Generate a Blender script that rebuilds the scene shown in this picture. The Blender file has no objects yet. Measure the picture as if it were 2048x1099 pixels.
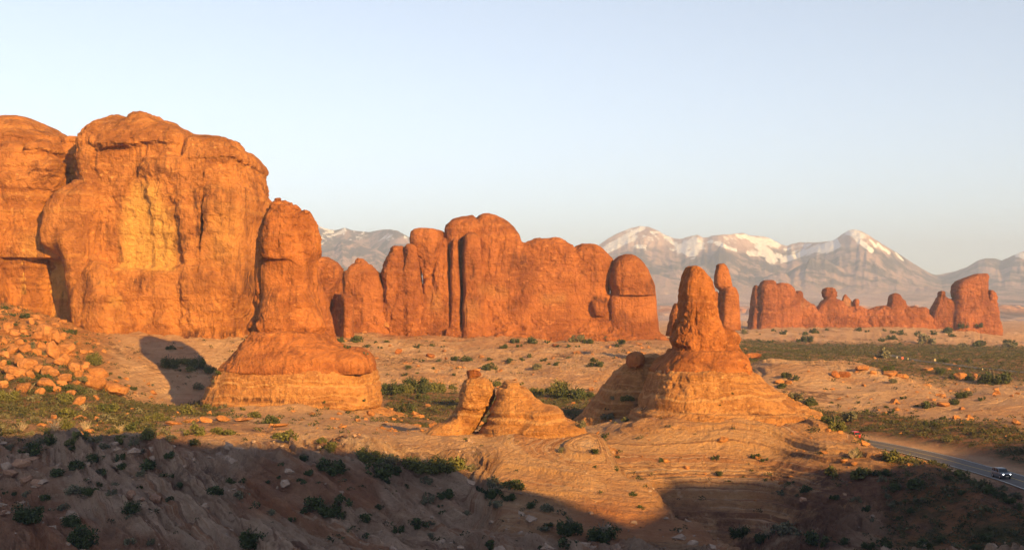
import bpy, math, random
import numpy as np
from mathutils import Vector, Matrix, Euler
random.seed(7); np.random.seed(7)
scene = bpy.context.scene
col = scene.collection
R = math.radians

# ------------------------------------------------------------------ camera, sky, sun
F = 2500.0          # focal length in pixels of a 2048 wide picture (44.5 degrees)
HZ = 615.0          # pixel row of eye level
S = 0.981             # metres per design unit of distance
cam = bpy.data.cameras.new('camera'); camo = bpy.data.objects.new('camera', cam); col.objects.link(camo)
camo.location = (0, 0, 0); camo.rotation_euler = (R(90), 0, 0)
cam.sensor_width = 36; cam.lens = 36*F/2048; cam.shift_y = -(549.5-HZ)/2048
cam.clip_start = 1; cam.clip_end = 60000
scene.camera = camo

SUN_EL, SUN_AZ = 18.0, 33.0     # sun stands behind the camera, 33 degrees to its right
sdir = Vector((math.sin(R(SUN_AZ))*math.cos(R(SUN_EL)), -math.cos(R(SUN_AZ))*math.cos(R(SUN_EL)), math.sin(R(SUN_EL))))
world = bpy.data.worlds.new('World'); scene.world = world; world.use_nodes = True
wn = world.node_tree; wn.nodes.clear()
wo = wn.nodes.new('ShaderNodeOutputWorld'); bg = wn.nodes.new('ShaderNodeBackground')
sky = wn.nodes.new('ShaderNodeTexSky'); sky.sky_type = 'NISHITA'; sky.sun_disc = False
sky.sun_elevation = R(SUN_EL); sky.sun_rotation = R(180-SUN_AZ)
sky.altitude = 1400; sky.air_density = 1.0; sky.dust_density = 1.3; sky.ozone_density = 1.5
bg.inputs['Strength'].default_value = 0.088
hsv = wn.nodes.new('ShaderNodeHueSaturation'); hsv.inputs['Saturation'].default_value = 0.6
wn.links.new(sky.outputs[0], hsv.inputs['Color']); wn.links.new(hsv.outputs[0], bg.inputs[0]); wn.links.new(bg.outputs[0], wo.inputs[0])
sun = bpy.data.lights.new('sun', 'SUN'); sun.energy = 5.0; sun.angle = R(0.5); sun.color = (1.0, 0.575, 0.14)
suno = bpy.data.objects.new('sun', sun); col.objects.link(suno)
suno.rotation_euler = sdir.to_track_quat('Z', 'Y').to_euler()
vs = scene.view_settings; scene.display_settings.display_device = 'sRGB'
vs.view_transform = 'Standard'; vs.look = 'None'; vs.gamma = 1; vs.exposure = 1.2; vs.use_curve_mapping = False
scene.cycles.use_denoising = True
scene.cycles.max_bounces = 4; scene.cycles.diffuse_bounces = 3; scene.cycles.volume_bounces = 0

# ------------------------------------------------------------------ numeric helpers
_tab = np.random.RandomState(3).rand(64, 64, 64).astype(np.float32)
def vn(x, y, z=0.0, seed=0):
    """smooth value noise in -1..1"""
    x = np.asarray(x, np.float32)+seed*17.31; y = np.asarray(y, np.float32)+seed*9.17; z = np.asarray(z, np.float32)+seed*5.73
    x, y, z = np.broadcast_arrays(x, y, z)
    xi = np.floor(x); yi = np.floor(y); zi = np.floor(z)
    fx = x-xi; fy = y-yi; fz = z-zi
    fx = fx*fx*fx*(fx*(fx*6-15)+10); fy = fy*fy*fy*(fy*(fy*6-15)+10); fz = fz*fz*fz*(fz*(fz*6-15)+10)
    a = xi.astype(np.int64) & 63; b = yi.astype(np.int64) & 63; c = zi.astype(np.int64) & 63
    a1 = (a+1) & 63; b1 = (b+1) & 63; c1 = (c+1) & 63
    def L(p, q, t): return p+(q-p)*t
    r = L(L(L(_tab[a, b, c], _tab[a1, b, c], fx), L(_tab[a, b1, c], _tab[a1, b1, c], fx), fy),
          L(L(_tab[a, b, c1], _tab[a1, b, c1], fx), L(_tab[a, b1, c1], _tab[a1, b1, c1], fx), fy), fz)
    return r*2-1
def fbm(x, y, z=0.0, oct=4, seed=0, gain=0.5):
    s = 0; a = 1.0; t = 0
    for k in range(oct):
        s = s+a*vn(np.asarray(x)*2**k, np.asarray(y)*2**k, np.asarray(z)*2**k, seed+k*3); t += a; a *= gain
    return s/t
def ridged(x, y, z=0.0, oct=4, seed=0, gain=0.5):
    s = 0; a = 1.0; t = 0
    for k in range(oct):
        s = s+a*(1-2*np.abs(vn(np.asarray(x)*2**k, np.asarray(y)*2**k, np.asarray(z)*2**k, seed+k*3))); t += a; a *= gain
    return s/t
def sstep(a, b, x):
    t = np.clip((np.asarray(x)-a)/(b-a), 0, 1); return t*t*(3-2*t)
def P(px, py, Yd):
    Y = Yd*S
    return ((px-1024)/F*Y, Y, (HZ-py)/F*Y)

def mesh_np(name, V, Q, mat=None, parent=None, smooth=True, attrs=None):
    me = bpy.data.meshes.new(name)
    V = np.ascontiguousarray(V, np.float32); Q = np.ascontiguousarray(Q, np.int32)
    n = Q.shape[1]
    me.vertices.add(len(V)); me.vertices.foreach_set('co', V.ravel())
    me.loops.add(Q.size); me.loops.foreach_set('vertex_index', Q.ravel())
    me.polygons.add(len(Q)); me.polygons.foreach_set('loop_start', np.arange(0, Q.size, n, dtype=np.int32))
    me.polygons.foreach_set('loop_total', np.full(len(Q), n, np.int32))
    me.polygons.foreach_set('use_smooth', np.full(len(Q), smooth, bool))
    me.update(calc_edges=True)
    for k, v in (attrs or {}).items():
        a = me.attributes.new(k, 'FLOAT', 'POINT'); a.data.foreach_set('value', np.ascontiguousarray(v, np.float32))
    if mat: me.materials.append(mat)
    o = bpy.data.objects.new(name, me); col.objects.link(o)
    if parent: o.parent = parent
    return o
def empty(name, loc=(0, 0, 0), rz=0.0):
    o = bpy.data.objects.new(name, None); col.objects.link(o); o.location = loc; o.rotation_euler = (0, 0, rz); return o
def tag(o, label=None, cat=None, group=None, kind=None):
    if label: o['label'] = label
    if cat: o['category'] = cat
    if group: o['group'] = group
    if kind: o['kind'] = kind
    return o

# ------------------------------------------------------------------ materials
class NT:
    def __init__(s, name):
        s.m = bpy.data.materials.new(name); s.m.use_nodes = True; s.t = s.m.node_tree
        s.b = s.t.nodes['Principled BSDF']; s.out = s.t.nodes['Material Output']
    def n(s, typ, **kw):
        nd = s.t.nodes.new(typ)
        for k, v in kw.items(): setattr(nd, k, v)
        return nd
    def ln(s, a, b): s.t.links.new(a, b)
    def put(s, sock, v):
        if hasattr(v, 'is_output') or isinstance(v, bpy.types.NodeSocket): s.ln(v, sock)
        else: sock.default_value = v
    def math(s, op, a, b=0.0, c=None):
        nd = s.n('ShaderNodeMath', operation=op); s.put(nd.inputs[0], a); s.put(nd.inputs[1], b)
        if c is not None: s.put(nd.inputs[2], c)
        return nd.outputs[0]
    def mapr(s, v, a, b, c=0.0, d=1.0, smooth=True):
        nd = s.n('ShaderNodeMapRange'); nd.interpolation_type = 'SMOOTHSTEP' if smooth else 'LINEAR'
        s.put(nd.inputs[0], v)
        for i, q in enumerate((a, b, c, d)): nd.inputs[i+1].default_value = q
        return nd.outputs[0]
    def mix(s, f, a, b, mode='MIX'):
        nd = s.n('ShaderNodeMix', data_type='RGBA', blend_type=mode)
        s.put(nd.inputs[0], f)
        for i, q in ((6, a), (7, b)):
            if isinstance(q, tuple): nd.inputs[i].default_value = (*q[:3], 1)
            else: s.ln(q, nd.inputs[i])
        return nd.outputs[2]
    def noise(s, vec, scale, detail=4, rough=0.55, dist=0.0):
        nd = s.n('ShaderNodeTexNoise'); s.ln(vec, nd.inputs['Vector']); nd.inputs['Scale'].default_value = scale
        nd.inputs['Detail'].default_value = detail; nd.inputs['Roughness'].default_value = rough; nd.inputs['Distortion'].default_value = dist
        return nd.outputs['Fac']
    def noise1(s, w, scale, detail=3, rough=0.6):
        nd = s.n('ShaderNodeTexNoise', noise_dimensions='1D'); s.ln(w, nd.inputs['W']); nd.inputs['Scale'].default_value = scale
        nd.inputs['Detail'].default_value = detail; nd.inputs['Roughness'].default_value = rough
        return nd.outputs['Fac']
    def attr(s, name):
        nd = s.n('ShaderNodeAttribute', attribute_name=name); return nd.outputs['Fac']
    def vscale(s, v, sc):
        nd = s.n('ShaderNodeVectorMath', operation='MULTIPLY'); s.ln(v, nd.inputs[0]); nd.inputs[1].default_value = sc; return nd.outputs[0]
    def pos(s): return s.n('ShaderNodeNewGeometry').outputs['Position']
    def sep(s, v):
        nd = s.n('ShaderNodeSeparateXYZ'); s.ln(v, nd.inputs[0]); return nd.outputs
    def bump(s, h, strength, dist):
        nd = s.n('ShaderNodeBump'); nd.inputs['Strength'].default_value = strength; nd.inputs['Distance'].default_value = dist
        s.ln(h, nd.inputs['Height']); s.ln(nd.outputs[0], s.b.inputs['Normal'])
    def fin(s, colr, rough=0.95, spec=0.1):
        s.put(s.b.inputs['Base Color'], (*colr[:3], 1) if isinstance(colr, tuple) else colr)
        s.b.inputs['Roughness'].default_value = rough; s.b.inputs['Specular IOR Level'].default_value = spec
        return s.m
def rock_mat(name, cd, cm, cl, cp=(.62, .36, .15), band=0.35, k=1.0, bumpd=0.5, varn=1.0, obj=False, bk=.4):
    """layered red sandstone; k scales the features (1 = tens of metres big walls)"""
    t = NT(name)
    p = t.n('ShaderNodeTexCoord').outputs['Object'] if obj else t.pos()
    xyz = t.sep(p)
    w1 = t.noise(p, 0.045*k, 3)
    zz = t.math('ADD', xyz[2], t.math('MULTIPLY', w1, 9.0/k))
    bands = t.noise1(zz, band, 4, 0.65)
    fine = t.noise1(zz, band*5, 3, 0.7)
    blot = t.noise(p, 0.09*k, 7, 0.62, 0.4)
    c = t.mix(t.mapr(blot, .36, .64), tuple(q*.82 for q in cd), tuple(min(1, q*1.06) for q in cm))
    c = t.mix(t.math('MULTIPLY', t.mapr(bands, .5, .68), .75*bk), c, cl)
    c = t.mix(t.math('MULTIPLY', t.mapr(fine, .52, .75), .35*bk), c, cd)
    st = t.noise(t.vscale(p, (.42*k, .42*k, .035*k)), 1.0, 6, .6, .3)
    vm = t.math('MULTIPLY', t.mapr(st, .53, .66), t.mapr(t.noise(p, .05*k, 5, .65), .47, .58))
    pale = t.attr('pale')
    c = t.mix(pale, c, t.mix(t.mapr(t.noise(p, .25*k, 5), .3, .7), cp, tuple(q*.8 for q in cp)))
    rough = t.mapr(t.noise(p, .035*k, 4, .6), .42, .60)
    pt = t.noise(t.vscale(p, (1, 1, 1.8)), .42*k, 8, .75, .3)
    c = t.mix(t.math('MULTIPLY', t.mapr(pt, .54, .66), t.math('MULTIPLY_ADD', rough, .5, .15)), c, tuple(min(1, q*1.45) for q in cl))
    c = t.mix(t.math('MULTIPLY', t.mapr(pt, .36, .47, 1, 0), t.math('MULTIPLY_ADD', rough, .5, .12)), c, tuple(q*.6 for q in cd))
    c = t.mix(t.math('MULTIPLY', vm, .55*varn), c, (.10, .04, .025))
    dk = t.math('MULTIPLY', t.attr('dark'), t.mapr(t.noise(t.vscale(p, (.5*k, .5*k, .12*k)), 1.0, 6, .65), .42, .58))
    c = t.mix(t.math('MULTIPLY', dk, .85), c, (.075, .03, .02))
    h = t.math('ADD', t.math('MULTIPLY', t.noise(p, .38*k, 9, .68), 1.5), t.math('MULTIPLY', fine, .35*bk))
    h = t.math('ADD', h, t.math('MULTIPLY', st, .5))
    t.bump(h, 1.0, bumpd*4.5/k)
    return t.fin(c)
M = {}
M['cliff'] = rock_mat('red_sandstone', (.36, .135, .045), (.50, .205, .065), (.58, .29, .10), cp=(.66, .36, .105))
M['tower'] = rock_mat('tower_sandstone', (.34, .115, .042), (.46, .17, .058), (.54, .235, .085), k=1.5)
M['mid'] = rock_mat('dark_red_sandstone', (.32, .105, .04), (.43, .155, .055), (.50, .21, .08), k=.8)
M['far'] = rock_mat('far_red_sandstone', (.26, .085, .042), (.36, .125, .058), (.46, .20, .10), k=.7, cp=(.5, .25, .14))
M['bed'] = rock_mat('banded_buff_sandstone', (.46, .20, .075), (.57, .275, .105), (.68, .38, .17), band=1.1, k=2.2, varn=.7, bumpd=.6, bk=.9)
M['boulder'] = rock_mat('boulder_sandstone', (.38, .165, .065), (.48, .215, .085), (.57, .29, .12), band=.9, k=2.5, varn=.4, bumpd=.4)
M['rubble'] = rock_mat('rubble_sandstone', (.38, .165, .065), (.48, .215, .085), (.57, .29, .12), cp=(.52, .37, .29), band=.9, k=2.5, varn=.3, bumpd=.4)
M['boulder_grey'] = rock_mat('pale_boulder_sandstone', (.33, .18, .12), (.43, .25, .17), (.5, .31, .22), band=.9, k=3.5, varn=.4, bumpd=.4)

def ground_mat():
    t = NT('slickrock_and_soil'); p = t.pos()
    strat = t.attr('strat'); sage = t.attr('sage'); red = t.attr('red'); near = t.attr('near')
    b1 = t.noise1(strat, .45, 4, .7); b2 = t.noise1(strat, 1.9, 4, .75)
    blot = t.noise(p, .05, 8, .65, .5)
    c = t.mix(t.mapr(blot, .35, .65), (.54, .30, .175), (.68, .43, .27))
    c = t.mix(t.math('MULTIPLY', t.attr('dome'), .6), c, t.mix(t.mapr(blot, .38, .62), (.50, .235, .095), (.64, .35, .16)))
    c = t.mix(t.math('MULTIPLY', t.attr('tilt'), .6), c, t.mix(t.mapr(t.noise(p, .12, 7, .7), .40, .60), (.68, .49, .39), (.46, .31, .24)))
    pm = t.math('MULTIPLY', t.math('ADD', .25, t.math('MULTIPLY', t.mapr(t.noise(p, .05, 6, .65), .42, .58), .75)), t.math('ADD', .35, t.math('MULTIPLY', t.attr('bedded'), .65)))
    c = t.mix(t.math('MULTIPLY', t.mapr(b1, .50, .58), t.math('MULTIPLY', pm, .8)), c, (.44, .20, .105))
    c = t.mix(t.math('MULTIPLY', t.mapr(b2, .57, .63), t.math('MULTIPLY', pm, .7)), c, (.22, .105, .07))
    c = t.mix(t.math('MULTIPLY', t.mapr(b2, .40, .47, 1, 0), t.math('MULTIPLY', pm, .6)), c, (.74, .53, .38))
    sp = t.noise(p, .8, 8, .78)
    c = t.mix(t.math('MULTIPLY', t.mapr(sp, .57, .66), .6), c, (.22, .13, .09))
    c = t.mix(t.math('MULTIPLY', t.mapr(sp, .36, .45, 1, 0), .5), c, (.76, .54, .38))
    lich = t.math('MULTIPLY', t.mapr(t.noise(p, .028, 5, .6), .57, .66), t.mapr(t.noise(p, .35, 8, .75), .45, .55))
    c = t.mix(t.math('MULTIPLY', lich, .75), c, (.12, .07, .055))
    c = t.mix(red, c, t.mix(t.mapr(t.noise(p, .15, 8, .65), .4, .6), (.36, .125, .055), (.50, .22, .11)))
    soil = t.mix(t.mapr(t.noise(p, .22, 7, .75), .42, .58), (.34, .16, .08), (.115, .10, .045))
    c = t.mix(sage, c, soil)
    tn = t.mapr(t.noise(p, .35, 8, .7), .36, .62)
    c = t.mix(t.attr('talus'), c, t.mix(tn, (.40, .17, .065), (.56, .27, .11)))
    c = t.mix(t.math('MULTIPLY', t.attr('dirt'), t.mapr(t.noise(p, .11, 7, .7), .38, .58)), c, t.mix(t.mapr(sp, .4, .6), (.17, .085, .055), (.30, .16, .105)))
    h = t.math('ADD', t.math('MULTIPLY', t.noise(p, .6, 9, .72), 1.4), t.math('MULTIPLY', b2, .7))
    t.bump(h, 1.0, 2.8)
    return t.fin(c)
M['ground'] = ground_mat()
def mountain_mat():
    t = NT('mountain_rock_forest_snow'); p = t.pos()
    sn = t.attr('snow'); fo = t.attr('forest'); me = t.attr('mesa')
    pv = t.vscale(p, (1, .5, 1)); n = t.noise(pv, .005, 8, .65)
    c = t.mix(t.mapr(n, .38, .62), (.38, .26, .24), (.55, .41, .37))
    f2 = t.math('MULTIPLY', fo, t.mapr(t.noise(pv, .005, 8, .7), .42, .56))
    c = t.mix(f2, c, (.085, .075, .08))
    c = t.mix(me, c, t.mix(t.mapr(t.noise(p, .008, 5), .4, .6), (.42, .17, .09), (.5, .27, .17)))
    nn = t.math('ADD', sn, t.math('MULTIPLY', t.math('SUBTRACT', t.noise(pv, .013, 9, .8), .5), 2.2))
    c = t.mix(t.mapr(nn, .45, .62), c, (.92, .92, .95))
    t.bump(t.noise(p, .01, 8, .6), .7, 60.0)
    return t.fin(c)
M['mount'] = mountain_mat()
def leaf_mat(name, a, b):
    t = NT(name); r = t.n('ShaderNodeObjectInfo').outputs['Random']
    p = t.pos()
    c = t.mix(r, a, b)
    c = t.mix(t.mapr(t.noise(p, 1.6, 3), .35, .65), c, tuple(q*1.35 for q in b))
    m = t.fin(c, .85, .15); return m
M['leaf_dark'] = leaf_mat('dark_green_foliage', (.030, .042, .018), (.055, .066, .025))
M['leaf_olive'] = leaf_mat('olive_foliage', (.065, .070, .024), (.105, .105, .035))
M['leaf_grey'] = leaf_mat('grey_green_foliage', (.085, .085, .055), (.13, .12, .075))
def plain(name, c, rough=.6, spec=.3, metal=0.0, emit=None, es=0.0):
    t = NT(name); p = t.n('ShaderNodeTexCoord').outputs['Object']
    cc = t.mix(t.mapr(t.noise(p, 3.0, 5), .3, .7), tuple(q*.85 for q in c), c)
    m = t.fin(cc, rough, spec); t.b.inputs['Metallic'].default_value = metal
    if emit: t.b.inputs['Emission Color'].default_value = (*emit, 1); t.b.inputs['Emission Strength'].default_value = es
    return m
M['wood'] = plain('weathered_wood', (.20, .15, .11), .9, .1)
M['dead'] = plain('bleached_twigs', (.42, .33, .24), .9, .1)
M['stem'] = plain('grey_brown_bark', (.15, .11, .08), .9, .1)
def road_mat():
    t = NT('worn_asphalt'); p = t.pos()
    c = t.mix(t.mapr(t.noise(p, .5, 6, .6), .35, .65), (.085, .075, .072), (.115, .10, .095))
    t.bump(t.noise(p, 8, 4), .3, .03); return t.fin(c, .85, .2)
M['road'] = road_mat()
M['yellow'] = plain('yellow_road_paint', (.55, .36, .06), .7); M['white'] = plain('white_road_paint', (.7, .68, .64), .7)

# ------------------------------------------------------------------ ground sheet
COLS = {
 -150: [(1110,95),(1000,140),(900,195),(840,235),(790,290),(700,340),(640,385),(612,420),(600,470)],
 0:   [(1110,95),(1000,140),(900,195),(850,230),(800,285),(760,310),(700,345),(650,385),(615,425),(610,480)],
 150: [(1105,95),(1000,140),(900,195),(852,232),(812,280),(782,310),(722,350),(684,390),(655,430),(650,490)],
 250: [(1100,95),(1000,140),(900,195),(852,235),(822,290),(800,345),(738,385),(692,415),(664,439),(655,500)],
 350: [(1100,95),(1000,138),(920,180),(868,220),(836,270),(814,340),(798,380),(735,403),(692,425),(668,443),(655,500)],
 420: [(1095,95),(1000,137),(920,180),(862,222),(835,265),(824,300),(812,345),(782,385),(704,424),(672,445),(660,520)],
 500: [(1090,95),(1000,135),(930,170),(866,222),(834,280),(828,310),(816,345),(772,392),(692,432),(672,447),(660,560)],
 600: [(1085,95),(1000,132),(930,168),(868,222),(838,275),(828,305),(815,345),(770,400),(700,470),(675,520),(660,650)],
 700: [(1080,95),(1000,130),(940,160),(895,190),(864,222),(840,265),(828,300),(824,340),(800,400),(740,455),(690,560),(670,640),(652,720)],
 800: [(1075,95),(1000,130),(945,165),(905,195),(875,220),(856,245),(845,268),(856,300),(828,345),(790,400),(748,442),(700,560),(675,660),(655,740)],
 900: [(1075,95),(1000,130),(945,168),(908,198),(884,214),(874,226),(874,250),(852,300),(820,345),(785,410),(750,440),(715,520),(690,620),(678,680)],
 960: [(1072,95),(1000,135),(930,180),(890,212),(874,226),(868,245),(858,280),(845,305),(815,350),(780,420),(750,445),(710,530),(690,620),(680,680)],
 1020:[(1070,95),(1000,140),(920,185),(875,210),(852,222),(852,240),(852,290),(835,315),(810,355),(780,420),(755,440),(715,520),(690,620),(680,680)],
 1100:[(1070,95),(1000,140),(930,175),(884,203),(862,218),(862,240),(862,280),(835,315),(805,360),(775,420),(745,450),(710,530),(690,620),(682,680)],
 1200:[(1075,95),(1040,115),(980,150),(920,178),(882,202),(870,214),(930,230),(874,262),(850,290),(830,320),(805,360),(775,420),(740,460),(710,540),(690,620),(684,690)],
 1300:[(1085,95),(1060,110),(1010,140),(968,163),(960,172),(1078,211,0),(950,232,0),(900,246,0),(860,260),(830,290),(815,320),(800,370),(770,430),(735,470),(705,560),(688,640),(680,700)],
 1400:[(1100,95),(1085,112),(1055,135),(1045,147),(1150,205,0),(1055,217,0),(1000,226,0),(950,237,0),(900,248,0),(855,262),(825,290),(805,330),(790,380),(760,440),(720,500),(700,600),(684,700)],
 1470:[(1120,95),(1108,112),(1099,126),(1165,199,0),(1099,211,0),(1050,219,0),(1000,227,0),(950,237,0),(900,248,0),(855,264),(828,292),(805,340),(775,400),(740,440),(710,520),(696,640),(686,740)],
 1550:[(1140,182,0),(1160,196,0),(1100,208,0),(1050,217,0),(1000,226,0),(950,236,0),(900,247,0),(855,263),(835,282),(820,310),(785,370),(735,400),(716,420),(722,460),(712,540),(698,700),(686,830),(660,960),(652,1010)],
 1650:[(1130,180,0),(1150,192,0),(1095,201,0),(1050,209,0),(1000,217,0),(950,227,0),(900,238,0),(870,248),(853,256),(868,270),(869,288),(864,304),(846,316),(830,335),(800,360),(765,385),(742,400),(732,430),(738,470),(715,560),(698,720),(687,850),(660,950),(652,1010)],
 1750:[(1130,178,0),(1135,188,0),(1095,196,0),(1050,204,0),(1000,212,0),(950,221,0),(920,229),(905,235),(908,250),(889,279),(872,292),(857,303),(830,333),(790,365),(757,395),(748,412),(745,440),(735,480),(715,570),(698,720),(687,850),(660,950),(652,1010)],
 1850:[(1120,176,0),(1125,186,0),(1090,193,0),(1050,199,0),(1000,206,0),(960,212,0),(928,219),(926,230),(908,262),(893,270),(879,280),(858,294),(835,323),(800,355),(780,378),(778,395),(778,430),(750,480),(720,570),(700,720),(687,860),(662,950),(652,1010)],
 1960:[(1110,176,0),(1115,186,0),(1085,191,0),(1045,196,0),(1000,201,0),(972,206,0),(974,213,0),(958,222),(938,239),(917,250),(897,262),(868,278),(838,312),(800,345),(785,365),(790,400),(755,470),(722,570),(702,720),(690,860),(668,950),(660,1020)],
 2060:[(1110,178,0),(1105,185,0),(1085,189,0),(1050,193,0),(1015,198,0),(1006,206,0),(985,213,0),(967,219),(944,233),(917,248),(888,266),(858,290),(828,325),(790,365),(776,385),(780,420),(755,470),(722,570),(705,720),(692,860),(682,950),(672,1050)],
 2230:[(1130,178,0),(1110,186,0),(1080,192,0),(1050,198,0),(1025,206,0),(1005,218),(985,229),(960,245),(925,265),(890,285),(860,305),(828,335),(790,370),(776,390),(780,420),(755,470),(722,570),(705,720),(692,860),(682,950),(672,1050)],
}
cp_ = []
def fg(Yd, px): b = 168+14*min(1, max(0, (px-500)/400)); return b+(Yd-95)*(215-b)/120 if Yd < 215 else Yd     # the near ground starts well below the viewpoint
for px, lst in COLS.items():
    for py, Yd, *raw in lst:
        if not raw: Yd = fg(Yd, px)
        if 560 <= px <= 1430 and Yd > 440: Yd = 440+(Yd-440)*.64 if Yd < 690 else Yd-90
        cp_.append(((px-1024)/F, Yd, (HZ-py)/F*Yd))
for px in (-450, -150, 200, 500, 800, 1024, 1300, 1600, 1900, 2200, 2500):
    cp_ += [((px-1024)/F, 135, -31.0), ((px-1024)/F, 110, -28.0), ((px-1024)/F, 75, -22.0), ((px-1024)/F, 55, -18.0), ((px-1024)/F, 1300, -21), ((px-1024)/F, 1800, -24), ((px-1024)/F, 2600, -27)]
for px in (-450, 2500):
    cp_ += [((px-1024)/F, Yd, z) for Yd, z in ((200,-26),(300,-26),(450,-24),(700,-21),(1000,-21))]
cp_ = np.array(cp_)
def cpx(u, Y): return np.stack([np.asarray(u)*4.58, np.log(np.asarray(Y))*2.6], -1)
A_ = cpx(cp_[:, 0], cp_[:, 1])
def kern(d2): return np.sqrt(d2+0.0004)
K_ = kern(((A_[:, None]-A_[None])**2).sum(-1))
n_ = len(A_); one = np.ones((n_, 1)); B_ = np.hstack([one, A_])
sysm = np.block([[K_-np.eye(n_)*0.004, B_], [B_.T, np.zeros((3, 3))]])
W_ = np.linalg.solve(sysm, np.concatenate([cp_[:, 2], np.zeros(3)]))
cu = np.linspace(-.70, .70, 260); cl_ = np.linspace(math.log(50), math.log(2700), 420)
CU, CL = np.meshgrid(cu, cl_, indexing='ij'); Q_ = np.stack([CU.ravel()*4.58, CL.ravel()*2.6], -1)
base_z = np.concatenate([kern(((q[:, None]-A_[None])**2).sum(-1))@W_[:n_]+W_[n_]+q@W_[n_+1:] for q in np.array_split(Q_, 60)]).reshape(CU.shape)
def base_h(x, y):
    """smooth ground height in metres at metres x, y (y > 75)"""
    u = np.clip(x/y, -.699, .699); l = np.log(np.clip(y/S, 50.5, 2690))
    a = (u+.70)/1.40*259; b = (l-cl_[0])/(cl_[-1]-cl_[0])*419
    i = np.clip(a.astype(int), 0, 258); j = np.clip(b.astype(int), 0, 418); a = a-i; b = b-j
    return ((base_z[i, j]*(1-a)+base_z[i+1, j]*a)*(1-b)+(base_z[i, j+1]*(1-a)+base_z[i+1, j+1]*a)*b)*S

# road centre line (pixel column, pixel row, distance) -> metres
road_pts = np.array([P(*q) for q in ((1560,852,316),(1600,859,308),(1640,867,300),(1700,878,290),(1760,889,279),(1820,901,268),(1880,915,256),(1940,932,243),(1990,945,233),(2040,960,223),(2110,985,211),(2200,1020,197))])
def spline(pts, n):
    d = np.concatenate([[0], np.cumsum(np.linalg.norm(np.diff(pts[:, :2], axis=0), axis=1))])
    t = np.linspace(0, d[-1], n); o = np.stack([np.interp(t, d, pts[:, k]) for k in range(3)], 1)
    for _ in range(30):
        q = o.copy(); q[1:-1] = (o[:-2]+2*o[1:-1]+o[2:])/4; o = q
    return o
RC = spline(road_pts, 240)
far_road = np.array([P(*q) for q in ((1700,712,640),(1760,717,610),(1790,721,590),(1830,727,560),(1900,733,535),(1970,739,515),(2040,745,495),(2120,752,475))])
RF = spline(far_road, 160)
RF[:, 2] = 0
def road_near(x, y, line):
    D2 = np.full(x.shape, 1e4, np.float32); Z = np.zeros(x.shape, np.float32)
    lo, hi = line.min(0)-50, line.max(0)+50
    w = np.nonzero((x > lo[0]) & (x < hi[0]) & (y > lo[1]) & (y < hi[1]))[0]
    X, Y = x[w], y[w]; d2 = np.full(X.shape, 1e9, np.float32); zz = np.zeros(X.shape, np.float32)
    for q in line:
        e = (X-q[0])**2+(Y-q[1])**2; m = e < d2; d2[m] = e[m]; zz[m] = q[2]
    D2[w] = d2; Z[w] = zz
    return np.sqrt(D2), Z

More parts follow.
